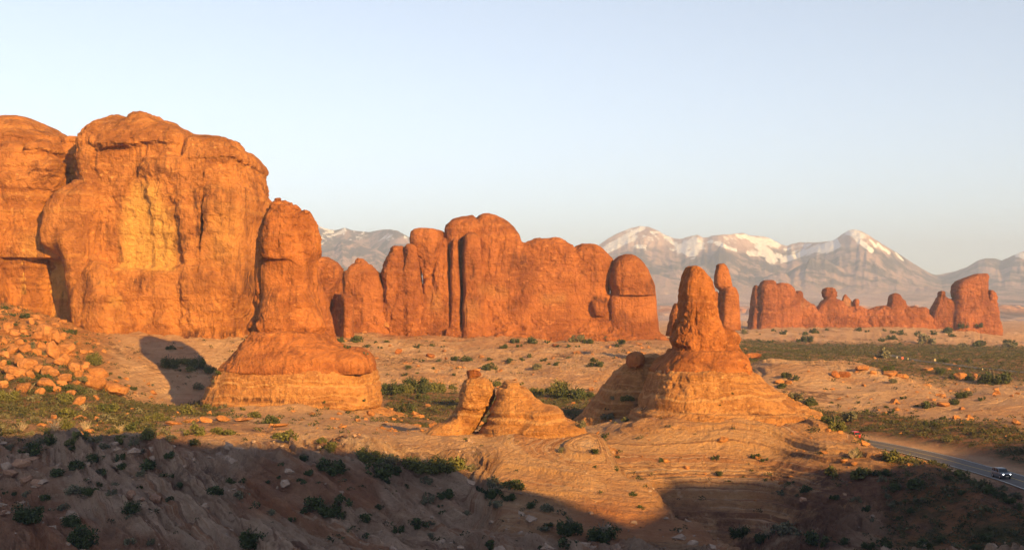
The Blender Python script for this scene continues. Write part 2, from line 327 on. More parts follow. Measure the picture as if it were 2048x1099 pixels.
def boxm(px, py, x0, x1, y0, y1, s=12):
    return sstep(x0-s, x0+s, px)*(1-sstep(x1-s, x1+s, px))*sstep(y0-s, y0+s, py)*(1-sstep(y1-s, y1+s, py))
def ground_eval(x, y):
    """full ground height and its masks"""
    h = base_h(x, y).astype(np.float32)
    Yd = y/S; px = 1024+x/y*F
    nz = fbm(x*.018, y*.018, 0, 4, 1); n2 = fbm(x*.05, y*.05, 0, 4, 5)
    # vegetated soil zones
    sg = sstep(430, 480, Yd)*(1-sstep(835, 870, Yd+10*nz))*sstep(1450, 1500, px)
    dome2 = sstep(1890, 1860, px)*sstep(470, 450, Yd)
    sg = np.maximum(sg, sstep(288, 305, Yd)*(1-sstep(385, 420, Yd))*sstep(745, 800, px)*(1-sstep(1255, 1180, px)*0)*(1-sstep(1180, 1260, px)))
    sg = np.maximum(sg, sstep(205, 225, Yd)*(1-sstep(325, 350, Yd))*(1-sstep(300, 350, px)))
    sg = np.maximum(sg, sstep(255, 285, Yd)*(1-sstep(325, 350, Yd))*sstep(240, 300, px)*(1-sstep(430, 470, px)))
    rd, rz = road_near(x, y, RC[::2])
    sg = np.maximum(sg, (1-sstep(25, 45, rd))*sstep(5, 8, rd)*sstep(0, 6, (px-(1650+(Yd-255)*-3.2))*0+ (y-330)*0.0+10))
    domeR = sstep(192, 204, Yd)*(1-sstep(256, 264, Yd))*sstep(1150, 1250, px)*(1-sstep(1750, 1800, px))
    sg = sg*(1-domeR)
    sg = np.clip(sg*(0.95+1.0*nz+.5*n2)+.15*sg, 0, 1)
    rdm = sstep(500, 620, Yd)*(1-sstep(740, 800, Yd))*sstep(600, 660, px)*(1-sstep(1360, 1480, px))*sstep(-.35, .25, nz+n2*.5)
    rdm = np.maximum(rdm, (1-sstep(235, 270, Yd))*sstep(193, 205, Yd)*(1-sstep(330, 420, px))*sstep(-.2, .3, n2+nz*.5)*.8)
    rdm = np.maximum(rdm, sstep(330, 380, Yd)*(1-sstep(440, 470, Yd))*(1-sstep(180, 240, px))*.55)
    rdm = np.maximum(rdm, (1-sstep(190, 198, Yd))*sstep(.12, .35, n2+nz*.6)*.6)
    rdm = np.maximum(rdm, sstep(480, 520, Yd)*(1-sstep(860, 900, Yd))*sstep(1500, 1550, px)*sstep(.05, .3, n2)*.8)
    # strata: tilted cross beds in the near ground, flat beds on the domes behind
    tilt = 1-sstep(206, 219, Yd+(px-700)*.004)
    dome = sstep(930, 1010, px)*(1-sstep(1480, 1500, px))*sstep(176, 182, Yd)
    tilt = tilt*(1-.75*dome)
    DM = np.clip(np.maximum(dome*(1-sstep(222, 232, Yd)), sstep(1150, 1230, px)*sstep(198, 206, Yd)*(1-sstep(262, 272, Yd))*(1-sstep(1780, 1860, px))), 0, 1)
    warp = 3.0*fbm(x*.012, y*.012, 0, 3, 9)
    dipx = .30+.22*fbm(x*.006, y*.006, 0, 2, 19)
    strat = h+tilt*(x*dipx+y*.06)+DM*(x*.035)+warp*(.10+.45*tilt)+.16*n2+.10*fbm(x*.4, y*.4, 0, 2, 8)
    slick = (1-sg)*(1-.4*rdm)
    nearw = 1-sstep(260, 340, Yd)
    patch = fbm(x*.03, y*.03, 0, 3, 20)
    for lam, a, sd, rw in ((3.1, .55, 1, .10), (1.25, .75, 2, .10), (.5, .6, 3, .16)):
        t = strat/lam; f = t-np.floor(t); k = np.floor(t)
        hh = .5+.5*vn(k*1.7, k*.37, sd*3.1); prof = sstep(.0, rw, f)-f
        am = slick*a*(.6+1.9*tilt+(1.0 if sd > 1 else .2)*DM)*hh*sstep(-.45, .25, patch+.5*vn(k*.9, x*.01, y*.01, sd))
        if sd == 3: am = am*nearw
        h = h+am*lam*prof*(1.0+.25*tilt)
    # broken plates stepping along the strike, bigger ledges on the near hillside
    sd_ = x*.67+y*.74+3*fbm(x*.03, y*.03, 0, 2, 71); tk_ = x*.74-y*.67
    for fs, ft, am, thr, sd in ((.16, .035, .95, .80, 72), (.42, .09, .42, .74, 75), (1.1, .28, .17, .7, 78)):
        q = 3.0*fbm(sd_*fs, tk_*ft, 0, 3, sd); kq = np.floor(q); pl_ = kq+sstep(thr, 1, q-kq)
        h = h+slick*am*np.clip(.12-.08*DM+tilt*(1-.7*dome)+.10*DM+.35*(Yd > 400), 0, 1)*pl_*(nearw if sd == 78 else 1)
    # rubbly skirts where the pedestals meet the slickrock
    for pxc, pyc, Yc, a_, b_, H_ in ((588, 815, 331, 178, 25, 2.0), (1440, 860, 279, 235, 26, 2.2), (900, 880, 225, 90, 8, 1.0)):
        cx, cy, _ = P(pxc, pyc, Yc); e = np.sqrt(((x-cx)/(a_/F*Yc*S))**2+((y-cy)/(b_*S))**2)
        h = h+H_*np.exp(-(np.maximum(e-.93, 0)/.24)**2)*(.6+.8*np.clip(fbm(x*.12, y*.12, 0, 4, 85)+.3, 0, 1))
    # erosion grooves, rounded pillows, joints
    h = h+slick*(1-.55*DM)*(.50*fbm(x*.07, y*.05, 0, 5, 13)+1.1*fbm(x*.02, y*.014, 0, 2, 31)+.16*fbm(x*.5, y*.4, 0, 3, 14)*nearw)
    h = h-slick*.7*sstep(.84, .97, ridged(x*.035, y*.03, 0, 2, 41))
    h = h+tilt*slick*2.0*np.maximum(0, fbm(x*.045, y*.045, 0, 3, 43))
    farm = sstep(395, 470, Yd)*(1-sstep(640, 720, Yd))*(1-sstep(1440, 1500, px))*sstep(640, 700, px)
    h = h+farm*(2.6*fbm(x*.020, y*.012, 0, 4, 17)+1.6*np.abs(fbm(x*.05, y*.025, 0, 4, 18))+.9*ridged(x*.02, y*.03, 0, 3, 16))
    rdome = sstep(300, 330, Yd)*(1-sstep(430, 460, Yd))*sstep(1520, 1560, px)
    h = h+rdome*(6.5*np.abs(fbm(x*.020, y*.020, 0, 3, 57))-1.2+.7*fbm(x*.1, y*.08, 0, 3, 58))
    h = h+sg*(.45*fbm(x*.15, y*.15, 0, 4, 23)+.7*fbm(x*.03, y*.03, 0, 3, 24))
    tal = sstep(290, 320, Yd)*(1-sstep(430, 460, Yd))*(1-sstep(120, 260, px))
    h = h+tal*(1.8*ridged(x*.07, y*.06, 0, 5, 27, .6)+.9*np.abs(fbm(x*.25, y*.2, 0, 4, 28)))
    # road bench
    f = 1-sstep(6.5, 12, rd); h = h*(1-f)+(rz-.10)*f
    ground_eval.tilt = tilt; ground_eval.dome = DM; ground_eval.bedded = np.maximum(tilt, DM); ground_eval.talus = np.clip(tal*1.4, 0, 1)*(1-sg)
    ground_eval.dirt = np.maximum(np.maximum(sstep(1290, 1360, px)*(1-sstep(222, 232, Yd+6*nz))*sstep(196, 200, Yd)*sstep(-.4, .1, nz+n2)*.9, .40*tilt*(1-dome)*sstep(0, .3, n2+.6*nz)), sstep(596, 640, px)*(1-sstep(985, 1010, px))*sstep(196, 203, Yd)*(1-sstep(209, 214, Yd))*.9)  # darker brown low on the spire dome, patchy on near beds, along the gully
    return h, strat, sg*(1-f), np.clip(rdm+.0*f, 0, 1), 1-sstep(200, 600, Yd), f

# terrain behind the camera: the hill whose shadow lies over the foreground
def ground_hit(px, py):
    Y = np.arange(165, 420, .25)*S; z = base_h((px-1024)/F*Y, Y); k = np.argmax(z >= (HZ-py)/F*Y); return (px-1024)/F*Y[k], Y[k], z[k]
edge = [(-150,868),(0,872),(150,874),(300,878),(430,890),(600,905),(720,915),(850,935),(960,955),(1080,985),(1180,1020),(1260,1055),(1340,955),(1380,956),(1420,958),(1550,954),(1650,948),(1760,934),(1850,935),(1950,903),(2060,885),(2200,870)]
tz = math.tan(R(SUN_EL)); cx_, cz_ = [], []
YR = -45.0
for px, py in edge:
    x, y, z = ground_hit(px, py); t = (y-YR)/math.cos(R(SUN_AZ)); cx_.append(x+t*math.sin(R(SUN_AZ))); cz_.append(z+t*tz)
cx_ = np.array(cx_); cz_ = np.array(cz_); o_ = np.argsort(cx_); cx_, cz_ = cx_[o_], cz_[o_]

def build_ground():
    uu = np.concatenate([np.linspace(-.70, -.445, 30)[:-1], np.linspace(-.445, .445, 1080), np.linspace(.445, .70, 30)[1:]])
    ys = [78.0]
    while ys[-1] < 2560: ys.append(ys[-1]+(.14 if ys[-1] < 225 else .22 if ys[-1] < 280 else .0011*ys[-1]) if 158 < ys[-1] < 820 else ys[-1]+.012*ys[-1])
    ys = np.array(ys); U, Y = np.meshgrid(uu, ys, indexing='ij'); X = U*Y
    h, strat, sg, rdm, near, rf = ground_eval(X.ravel().astype(np.float32), Y.ravel().astype(np.float32))
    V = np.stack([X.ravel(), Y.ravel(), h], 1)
    ni, nj = U.shape
    I = np.arange(ni*nj).reshape(ni, nj)
    Q = np.stack([I[:-1, :-1], I[1:, :-1], I[1:, 1:], I[:-1, 1:]], -1).reshape(-1, 4)
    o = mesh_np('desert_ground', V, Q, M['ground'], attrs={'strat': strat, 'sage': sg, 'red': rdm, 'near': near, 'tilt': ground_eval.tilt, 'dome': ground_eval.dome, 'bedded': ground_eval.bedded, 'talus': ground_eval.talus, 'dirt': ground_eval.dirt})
    tag(o, kind='structure')
    # hill behind the camera
    xs = np.linspace(-420, 900, 220); yy = np.concatenate([np.linspace(-260, -20, 60), np.linspace(-16, 79, 24)])
    X2, Y2 = np.meshgrid(xs, yy, indexing='ij')
    crest = np.interp(X2, cx_, cz_)+1.5*fbm(X2*.06, 0*X2, 0, 3, 63)
    crest = -28+(crest+28)*sstep(cx_.min()-70, cx_.min()-8, X2)*(1-sstep(cx_.max()+20, cx_.max()+110, X2))
    g = np.exp(-((Y2-YR)/np.where(Y2 > YR, 20.0, 90.0))**2)
    z0 = base_h(X2, np.full_like(X2, 79.0))
    z0 = np.where(Y2 < 60, np.minimum(z0, -4.5-.26*np.clip(Y2, 0, 79)), z0)-.4
    Z2 = z0*(1-g)+crest*g+(fbm(X2*.05, Y2*.05, 0, 4, 61)*1.1-0.2)*(g > .05)
    Z2 = np.where(np.hypot(X2, Y2) < 14, np.minimum(Z2, -2.0), Z2)
    ni, nj = X2.shape; I = np.arange(ni*nj).reshape(ni, nj)
    Q = np.stack([I[:-1, :-1], I[1:, :-1], I[1:, 1:], I[:-1, 1:]], -1).reshape(-1, 4)
    o2 = mesh_np('viewpoint_hill', np.stack([X2.ravel(), Y2.ravel(), Z2.ravel()], 1), Q, M['ground'], attrs={'strat': Z2.ravel()})
    tag(o2, kind='structure')
build_ground()

def ribbon(name, line, half, off, mat, z0=0.03, ground=False):
    d = np.gradient(line[:, :2], axis=0); d /= np.linalg.norm(d, axis=1)[:, None]; nrm = np.stack([-d[:, 1], d[:, 0]], 1)
    a = line[:, :2]+nrm*(off-half); b = line[:, :2]+nrm*(off+half); n = len(line)
    z = line[:, 2]+z0
    V = np.vstack([np.column_stack([a, z]), np.column_stack([b, z])])
    Q = np.array([[i, i+1, n+i+1, n+i] for i in range(n-1)])
    return mesh_np(name, V, Q, mat)
rd = ribbon('road', RC, 3.7, 0.0, M['road']); tag(rd, kind='structure')
for nm, off, hw, mt in (('road_centre_line', .0, .10, 'yellow'), ('road_edge_line', 3.35, .08, 'white'), ('road_edge_line', -3.35, .08, 'white')):
    q = ribbon(nm, RC, hw, off, M[mt], .036); tag(q, kind='structure')
RF[:, 2] = ground_eval(RF[:, 0].astype(np.float32), RF[:, 1].astype(np.float32))[0]
for _ in range(8): RF[1:-1, 2] = (RF[:-2, 2]+RF[2:, 2]+2*RF[1:-1, 2])/4
tag(ribbon('far_road', RF, 2.6, 0, M['road'], .35), kind='structure')

# ------------------------------------------------------------------ mountains
SIL = [(-200,520),(100,470),(400,440),(520,432),(560,436),(600,440),(628,447),(645,455),(660,459),(672,460),(690,455),(700,459),(715,462),(740,463),(760,459),(778,457),(795,461),(825,478),(860,500),(900,520),(960,535),(1100,545),(1160,515),(1195,492),(1215,477),(1240,464),(1262,456),(1280,452),(1296,453),(1312,459),(1330,469),(1348,477),(1362,477),(1380,472),(1395,469),(1405,474),(1414,475),(1424,471),(1450,469),(1470,467),(1486,465),(1498,470),(1520,472),(1535,474),(1550,482),(1562,489),(1574,492),(1584,487),(1600,484),(1625,484),(1650,483),(1668,480),(1682,470),(1696,461),(1708,458),(1722,461),(1740,472),(1765,488),(1790,503),(1815,519),(1840,535),(1860,546),(1872,550),(1890,547),(1915,541),(1935,533),(1955,521),(1972,516),(1990,517),(2004,521),(2020,513),(2048,502),(2100,490),(2250,480)]
sx, sy = np.array(SIL).T.astype(float)
def build_mountains():
    px = np.linspace(-140, 2190, 900); Yd = np.concatenate([np.linspace(2300, 3200, 40), np.linspace(3220, 6500, 90), np.linspace(6520, 10800, 300), np.linspace(10900, 12500, 30)])
    PX, YD = np.meshgrid(px, Yd, indexing='ij'); X = (PX-1024)/F*YD*S; Y = YD*S
    sil = np.interp(PX, sx, sy)
    left = 1-sstep(1060, 1180, PX)
    YR_ = 9800+500*np.sin(PX*.021)+300*vn(PX*.02, 3.0)
    right3 = sstep(1855, 1885, PX)
    # gentle foothill ramp, then the steep range
    t1 = np.clip((YD-2600)/(7000-2600), 0, 1); ramp = 632+(586-632)*t1**1.3
    Hridge = (HZ-sil)/F*YR_; Hramp7 = (HZ-586)/F*7000
    t2 = np.clip((YD-7000)/(YR_-7000), 0, 1)
    z = np.where(YD < 7000, (HZ-ramp)/F*YD, Hramp7+(Hridge-Hramp7)*(.55*t2+.45*t2**2.2))
    back = np.clip((YD-YR_)/2200, 0, 1); z = np.where(YD > YR_, Hridge-(Hridge+60)*back, z)
    # forested hills in front of the right hand range
    for hx, hy, py, wx, wy, pw in ((1446,8700,484,62,900,1),(1640,8300,512,120,1000,1),(1735,8900,492,95,800,1),(1560,7900,545,110,900,1),(1310,7700,548,120,900,1),(1860,7600,572,140,900,1),(700,8700,478,160,1200,1),(560,8600,470,120,1200,1)):
        zz = (HZ-py)/F*hy
        d = np.sqrt(((PX-hx)/wx)**2+((YD-hy)/wy)**2)
        cone = zz*(1-.62*d)+9*fbm(PX*.04, YD*.0007, 0, 4, 71); z = np.where((YD < YR_), np.maximum(z, cone), z)
    rel = np.clip((z-40)/200, 0, 1.3)
    taper = 1-np.exp(-((YD-YR_)/500)**2)
    spur = ridged(PX*.018+.5*fbm(PX*.02, YD*.0006, 0, 2, 3), YD*.00030, 0, 5, 81, .55)
    z = z+rel*taper*(spur*34-10)
    z = z+rel*(ridged(PX*.075, YD*.0009, 0, 4, 83, .55)*9)*(.35+.65*taper)
    # low mesas on the far side of the basin
    ms = fbm(PX*.012, YD*.0016, 0, 4, 91)
    band = sstep(2700, 3000, YD)*(1-sstep(4300, 4800, YD))
    mesa = band*sstep(.05, .10, ms+.10*np.exp(-((PX-1490)/60)**2)+.16*np.exp(-((PX-1330)/60)**2)+.2*np.exp(-((PX-2030)/60)**2))
    z = z+mesa*(14+10*vn(PX*.02, YD*.001)); z = z+band*3*fbm(PX*.05, YD*.004, 0, 4, 93)
    z = z-22*(1-sstep(2300, 2700, YD))
    py = HZ-z/YD*F
    # snow fields (streaks down the slopes) and the dark forest belt
    snow = np.zeros_like(z)
    for x0, y0, x1, y1, w, a in ((1285,455,1205,500,7,1.),(1270,475,1212,502,7,.9),(1300,462,1318,478,3,.6),(1328,470,1375,508,6,.8),(1390,482,1360,498,14,.9),(1400,490,1385,505,14,.8),(1432,484,1470,500,6,.8),(1475,472,1545,482,6,.8),(1505,480,1555,490,10,.8),(1520,492,1545,518,13,1.),(1500,505,1560,512,9,.8),(1640,494,1565,520,9,.9),(1660,484,1585,505,6,.6),(1700,462,1718,470,13,1.),(1672,488,1640,498,14,.9),(1715,478,1742,500,7,1.),(1740,480,1752,492,4,.8),(1755,488,1778,505,5,.8),(1790,505,1806,520,4,.7),(1340,498,1370,505,5,.6),(1272,492,1290,494,8,.7),(1420,484,1440,484,6,.7),(1570,498,1620,488,6,.6),
          (640,452,665,464,4,.9),(690,460,668,470,5,.8),(632,470,650,478,4,.6),(660,475,640,490,4,.6),(782,458,792,462,3,.6),(2030,505,2048,512,8,.9),(1985,520,1990,526,4,.5)):
        dx, dy = x1-x0, y1-y0; L2 = dx*dx+dy*dy
        tt = np.clip(((PX-x0)*dx+(py-y0)*dy)/L2, 0, 1)
        d = np.sqrt((PX-x0-tt*dx)**2+(py-y0-tt*dy)**2)
        snow = np.maximum(snow, a*np.exp(-(d/(w*.95))**2))
    snow = np.maximum(snow, .5*sstep(520, 470, py)*sstep(.1, .5, ridged(PX*.05, YD*.002, 0, 3, 97))*(YD > 7600))
    snow = snow*(YD > 7300)
    treeline = 496+8*vn(PX*.03, 1.0)
    forest = sstep(-6, 8, py-treeline)*sstep(6200, 7200, YD)*(1-sstep(560, 590, py)*.6)
    forest = np.maximum(forest, left*sstep(446, 454, py)*2.2)
    forest = np.maximum(forest, .65*sstep(.05, .3, fbm(PX*.01, YD*.0012, 0, 4, 99))*(YD > 4600)*(YD < 7600))
    forest = np.maximum(forest, right3*sstep(515, 530, py)*.9)
    V = np.stack([X.ravel(), Y.ravel(), z.ravel()*S], 1)
    ni, nj = PX.shape; I = np.arange(ni*nj).reshape(ni, nj)
    Q = np.stack([I[:-1, :-1], I[1:, :-1], I[1:, 1:], I[:-1, 1:]], -1).reshape(-1, 4)
    m1 = np.clip(mesa+band*.35*sstep(0, .4, fbm(PX*.03, YD*.002, 0, 3, 95)), 0, 1)
    o = mesh_np('mountains', V, Q, M['mount'], attrs={'snow': snow.ravel(), 'forest': forest.ravel(), 'mesa': m1.ravel()})
    tag(o, kind='structure')
build_mountains()

# ------------------------------------------------------------------ rock bodies: implicit lobes, surface nets, weathering
def surface_nets(f, org, h):
    """f: 3D array of signed distances -> verts, quads"""
    neg = f < 0
    nx, ny, nz = f.shape
    c = neg[:-1, :-1, :-1].astype(np.int8)
    for dx in (0, 1):
        for dy in (0, 1):
            for dz in (0, 1):
                if dx+dy+dz: c = c+neg[dx:nx-1+dx, dy:ny-1+dy, dz:nz-1+dz]
    act = (c > 0) & (c < 8)
    idx = np.full(act.shape, -1, np.int64); ii = np.argwhere(act); idx[act] = np.arange(len(ii))
    acc = np.zeros((len(ii), 3), np.float32); cnt = np.zeros(len(ii), np.float32)
    cor = [(a, b, d) for a in (0, 1) for b in (0, 1) for d in (0, 1)]
    for a in cor:
        for k in range(3):
            if a[k]: continue
            b = list(a); b[k] = 1
            va = f[ii[:, 0]+a[0], ii[:, 1]+a[1], ii[:, 2]+a[2]]; vb = f[ii[:, 0]+b[0], ii[:, 1]+b[1], ii[:, 2]+b[2]]
            m = (va < 0) != (vb < 0); t = np.where(m, va/np.where(m, va-vb, 1), 0)
            p = np.tile(np.array(a, np.float32), (len(ii), 1)); p[:, k] = t
            acc[m] += p[m]; cnt[m] += 1
    V = np.array(org)+(ii+acc/cnt[:, None])*h
    Qs = []
    for k in range(3):
        o1, o2 = [(1, 2), (2, 0), (0, 1)][k]
        sl0 = [slice(None)]*3; sl1 = [slice(None)]*3; sl0[k] = slice(0, -1); sl1[k] = slice(1, None)
        s0 = neg[tuple(sl0)]; s1 = neg[tuple(sl1)]
        e = np.argwhere(s0 != s1)
        ok = (e[:, o1] > 0) & (e[:, o2] > 0) & (e[:, o1] < f.shape[o1]-1) & (e[:, o2] < f.shape[o2]-1)
        e = e[ok]; inside = s0[tuple(e.T)]
        def cell(d1, d2):
            q = e.copy(); q[:, o1] -= d1; q[:, o2] -= d2; return idx[tuple(q.T)]
        q = np.stack([cell(1, 1), cell(0, 1), cell(0, 0), cell(1, 0)], 1)
        q[~inside] = q[~inside][:, ::-1]
        Qs.append(q)
    Q = np.concatenate(Qs); Q = Q[(Q >= 0).all(1)]
    return V.astype(np.float32), Q

class Lobe:
    def __init__(s, rows, Yd, d, n=2.6, rot=0.0, cut=False, kd=.45, k=0.0, lean=0.0):
        """rows (pixel row, left, right) top to bottom at distance Yd; d = half depth; rot turns the plan; cut carves"""
        rows = sorted(rows); Y = Yd*S
        s.z = np.array([(HZ-r[0])/F*Y for r in rows])[::-1]
        s.cx = np.array([((r[1]+r[2])/2-1024)/F*Y for r in rows])[::-1]
        s.a = np.array([max((r[2]-r[1])/2, .3)/F*Y for r in rows])[::-1]
        am = s.a.max(); s.b = d*S*(s.a/am)**kd*np.array([r[3] if len(r) > 3 else 1.0 for r in rows])[::-1]; s.Y = Y; s.n = n; s.rot = R(rot); s.cut = cut; s.k = k; s.lean = lean
        s.ext = max(am, d*S)*1.5
    def bounds(s):
        e = max(s.a.max(), s.b.max())*(1.3 if s.rot else 1.0)
        ex = e if s.rot else s.a.max(); ey = e if s.rot else s.b.max()
        return (s.cx-ex).min(), (s.cx+ex).max(), s.Y-ey, s.Y+ey, s.z.min(), s.z.max()
    def eval(s, x, y, z):
        zc = np.clip(z, s.z[0], s.z[-1])
        cx = np.interp(zc, s.z, s.cx)[None, None]; a = np.interp(zc, s.z, s.a)[None, None]; b = np.interp(zc, s.z, s.b)[None, None]
        dx = x[:, None, None]-cx; dy = y[None, :, None]-s.Y-s.lean*(z-s.z[0])[None, None]
        if s.rot:
            c, q = math.cos(s.rot), math.sin(s.rot); dx, dy = dx*c+dy*q, -dx*q+dy*c
        r = (np.abs(dx/a)**s.n+np.abs(dy/b)**s.n)**(1/s.n)
        f = (r-1)*np.minimum(a, b)
        return np.maximum(f, np.maximum(z-s.z[-1], s.z[0]-z)[None, None])

def rock(name, lobes, h, mat, parent=None, k=1.0, amp=1.0, strata=.5, flute=.4, lam=2.2, pale=(), dark=(), smooth_k=0.0, jag=.35, seed=0, warpz=1.0, plate=1.0):
    """union of lobes, meshed at voxel h, then weathered: k scales noise frequency, amp its size in metres"""
    pos = [l for l in lobes if not l.cut]
    bb = np.array([l.bounds() for l in pos]); pad = h*3+.5*amp
    lo = np.array([bb[:, 0].min(), bb[:, 2].min(), bb[:, 4].min()])-pad; hi = np.array([bb[:, 1].max(), bb[:, 3].max(), bb[:, 5].max()])+pad
    n = np.ceil((hi-lo)/h).astype(int)+1
    ax = [lo[i]+np.arange(n[i])*h for i in range(3)]
    f = np.full(n, 50.0, np.float32)
    for l in lobes:
        b = l.bounds(); rng = []
        for i in range(3):
            a0 = max(0, int((b[2*i]-lo[i]-4*h-amp)/h)); a1 = min(n[i], int((b[2*i+1]-lo[i]+4*h+amp)/h)+2); rng.append((a0, a1))
        sl = tuple(slice(*r) for r in rng)
        g = l.eval(ax[0][sl[0]], ax[1][sl[1]], ax[2][sl[2]]).astype(np.float32)
        if l.cut: f[sl] = np.maximum(f[sl], -g)
        elif l.k > 0:
            kk = l.k; o = f[sl]; hh = np.clip(.5+.5*(o-g)/kk, 0, 1); f[sl] = o+(g-o)*hh-kk*hh*(1-hh)
        else: f[sl] = np.minimum(f[sl], g)
    V, Q = surface_nets(f, lo, h)
    # normals from the faces
    def normals(V):
        a = V[Q[:, 2]]-V[Q[:, 0]]; b = V[Q[:, 3]]-V[Q[:, 1]]; fn = np.cross(a, b); N = np.zeros_like(V)
        for j in range(4): np.add.at(N, Q[:, j], fn)
        return N/np.maximum(np.linalg.norm(N, axis=1), 1e-9)[:, None]
    N = normals(V); x, y, z = V.T
    big = fbm(x*.055*k, y*.055*k, z*.045*k, 4, 5+seed)
    fl = ridged(x*.13*k, y*.13*k, z*.018*k, 4, 11+seed)
    zz = z+warpz*1.6/k*fbm(x*.03*k, y*.03*k, z*.03*k, 2, 15+seed)
    s1 = vn(zz/lam, 0.3, 0.1, 31+seed); s2 = vn(zz/(lam*.36), 0.7, x*.012*k, 33+seed)
    lay = np.tanh(5*s1)*.6+np.tanh(5*s2)*.38
    sm = fbm(x*.22*k, y*.22*k, z*.22*k, 5, 21+seed, .62)*1.7
    side = np.sqrt(np.maximum(0, 1-N[:, 2]**2))
    crk = sstep(.80, .97, ridged(x*.085*k+.3*big, y*.085*k, z*.02*k, 2, 25+seed))
    d = amp*(.95*big+flute*(fl-.2)*.55*side+strata*lay*.42*(.25+.75*side)+jag*sm-1.1*flute*crk*side)
    q = 3.5*fbm(x*.055*k, y*.055*k, z*.028*k, 3, 51+seed)+.02*k*x; kq = np.floor(q); spall = (kq+sstep(.86, 1, q-kq))*.8   # broken plates
    q2 = 3.2*fbm(x*.17*k, y*.17*k, z*.11*k, 3, 55+seed); k2 = np.floor(q2); sp2 = (k2+sstep(.82, 1, q2-k2))*.3
    cr2 = sstep(.90, .97, ridged(x*.20*k+.5*big, y*.20*k, z*.035*k, 1, 58+seed))*sstep(-.1, .3, fbm(x*.05*k, y*.05*k, z*.06*k, 2, 59+seed))
    pat = .35+1.4*sstep(-.15, .3, fbm(x*.04*k, y*.04*k, z*.05*k, 3, 91+seed)); d = d+amp*jag*sm*(pat-1)
    d = d+amp*side*(plate*(spall-spall.mean())*.55+plate*sp2*.6*pat-.8*cr2)
    V = V+N*d[:, None]
    px = 1024+V[:, 0]/V[:, 1]*F; py = HZ-V[:, 2]/V[:, 1]*F
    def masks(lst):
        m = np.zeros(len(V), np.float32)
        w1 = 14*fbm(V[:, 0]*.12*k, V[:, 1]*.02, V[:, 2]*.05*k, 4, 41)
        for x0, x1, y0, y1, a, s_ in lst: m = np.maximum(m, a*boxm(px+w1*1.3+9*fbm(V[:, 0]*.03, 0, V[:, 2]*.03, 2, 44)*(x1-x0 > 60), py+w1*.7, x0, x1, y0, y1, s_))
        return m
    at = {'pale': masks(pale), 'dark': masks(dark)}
    if parent: V = V-np.array(parent.location, np.float32)
    return mesh_np(name, V, Q, mat, parent, attrs=at)
L = Lobe

# --- the big cliff on the left
def LC(rows, Yd, d, n=2.6, **kw): return Lobe(rows, Yd-37, d, n, **kw)
cl = empty('sandstone_cliff', P(250, 668, 443))
tag(cl, 'massive layered orange sandstone cliff with a glowing pale alcove, tallest rock in view', 'cliff')
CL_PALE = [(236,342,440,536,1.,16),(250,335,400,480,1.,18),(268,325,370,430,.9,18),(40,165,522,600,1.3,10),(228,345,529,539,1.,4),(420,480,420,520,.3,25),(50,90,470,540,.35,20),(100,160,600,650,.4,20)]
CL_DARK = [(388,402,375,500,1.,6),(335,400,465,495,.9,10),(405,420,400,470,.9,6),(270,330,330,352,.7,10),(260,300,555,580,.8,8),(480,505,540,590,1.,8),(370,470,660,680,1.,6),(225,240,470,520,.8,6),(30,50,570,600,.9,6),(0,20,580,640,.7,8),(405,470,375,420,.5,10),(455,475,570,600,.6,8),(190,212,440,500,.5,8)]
rock('wall', [
    LC([(288,200,400),(296,194,406),(350,190,408),(400,205,412),(430,222,412),(500,226,412),(560,226,412),(690,222,412)], 512, 30, 8),
    LC([(241,236,264),(245,228,272),(254,216,285),(262,209,310),(272,203,335),(285,198,360),(296,196,375),(303,200,380)], 513, 32, 4, k=2.5),
    LC([(238,290,320),(241,281,330),(248,276,338),(256,272,352),(264,270,374),(272,268,386),(280,266,396),(292,262,404),(303,262,404)], 512, 31, 4, k=2),
    LC([(289,216,300),(295,206,316),(300,205,318),(306,214,304)], 497, 20, 2.6, k=1.5),
    LC([(284,410,438),(289,404,462),(296,400,484),(304,400,492),(313,400,498),(322,400,504),(331,400,507),(336,400,502),(346,402,503),(362,402,511),(390,402,518),(440,402,525),(500,402,525),(545,402,520),(600,402,516),(650,402,510),(690,402,506)], 511, 32, 6.5, k=1.2),
    LC([(336,330,404),(350,322,408),(420,345,410),(520,352,410),(545,350,410)], 510, 31, 7, k=3),
    LC([(542,228,412),(552,222,420),(575,218,424),(640,214,420),(690,208,418)], 508, 31, 6, k=2.5),
    LC([(545,405,450),(556,404,470),(600,404,478),(690,402,486)], 506, 30, 5, k=3),
    LC([(368,296,326),(380,272,336),(400,252,342),(430,238,346),(470,230,347),(510,226,346),(533,224,346),(540,228,344)], 471, 9.5, 3.5, cut=True),
    LC([(302,408,411),(330,405,409),(380,402,406),(440,400,404),(500,398,401),(545,397,400)], 480, 9, 4, cut=True, kd=0),
    ], .37, M['cliff'], cl, amp=1.15, strata=.65, flute=.45, lam=3.0, pale=CL_PALE, dark=CL_DARK, seed=1, jag=.55)
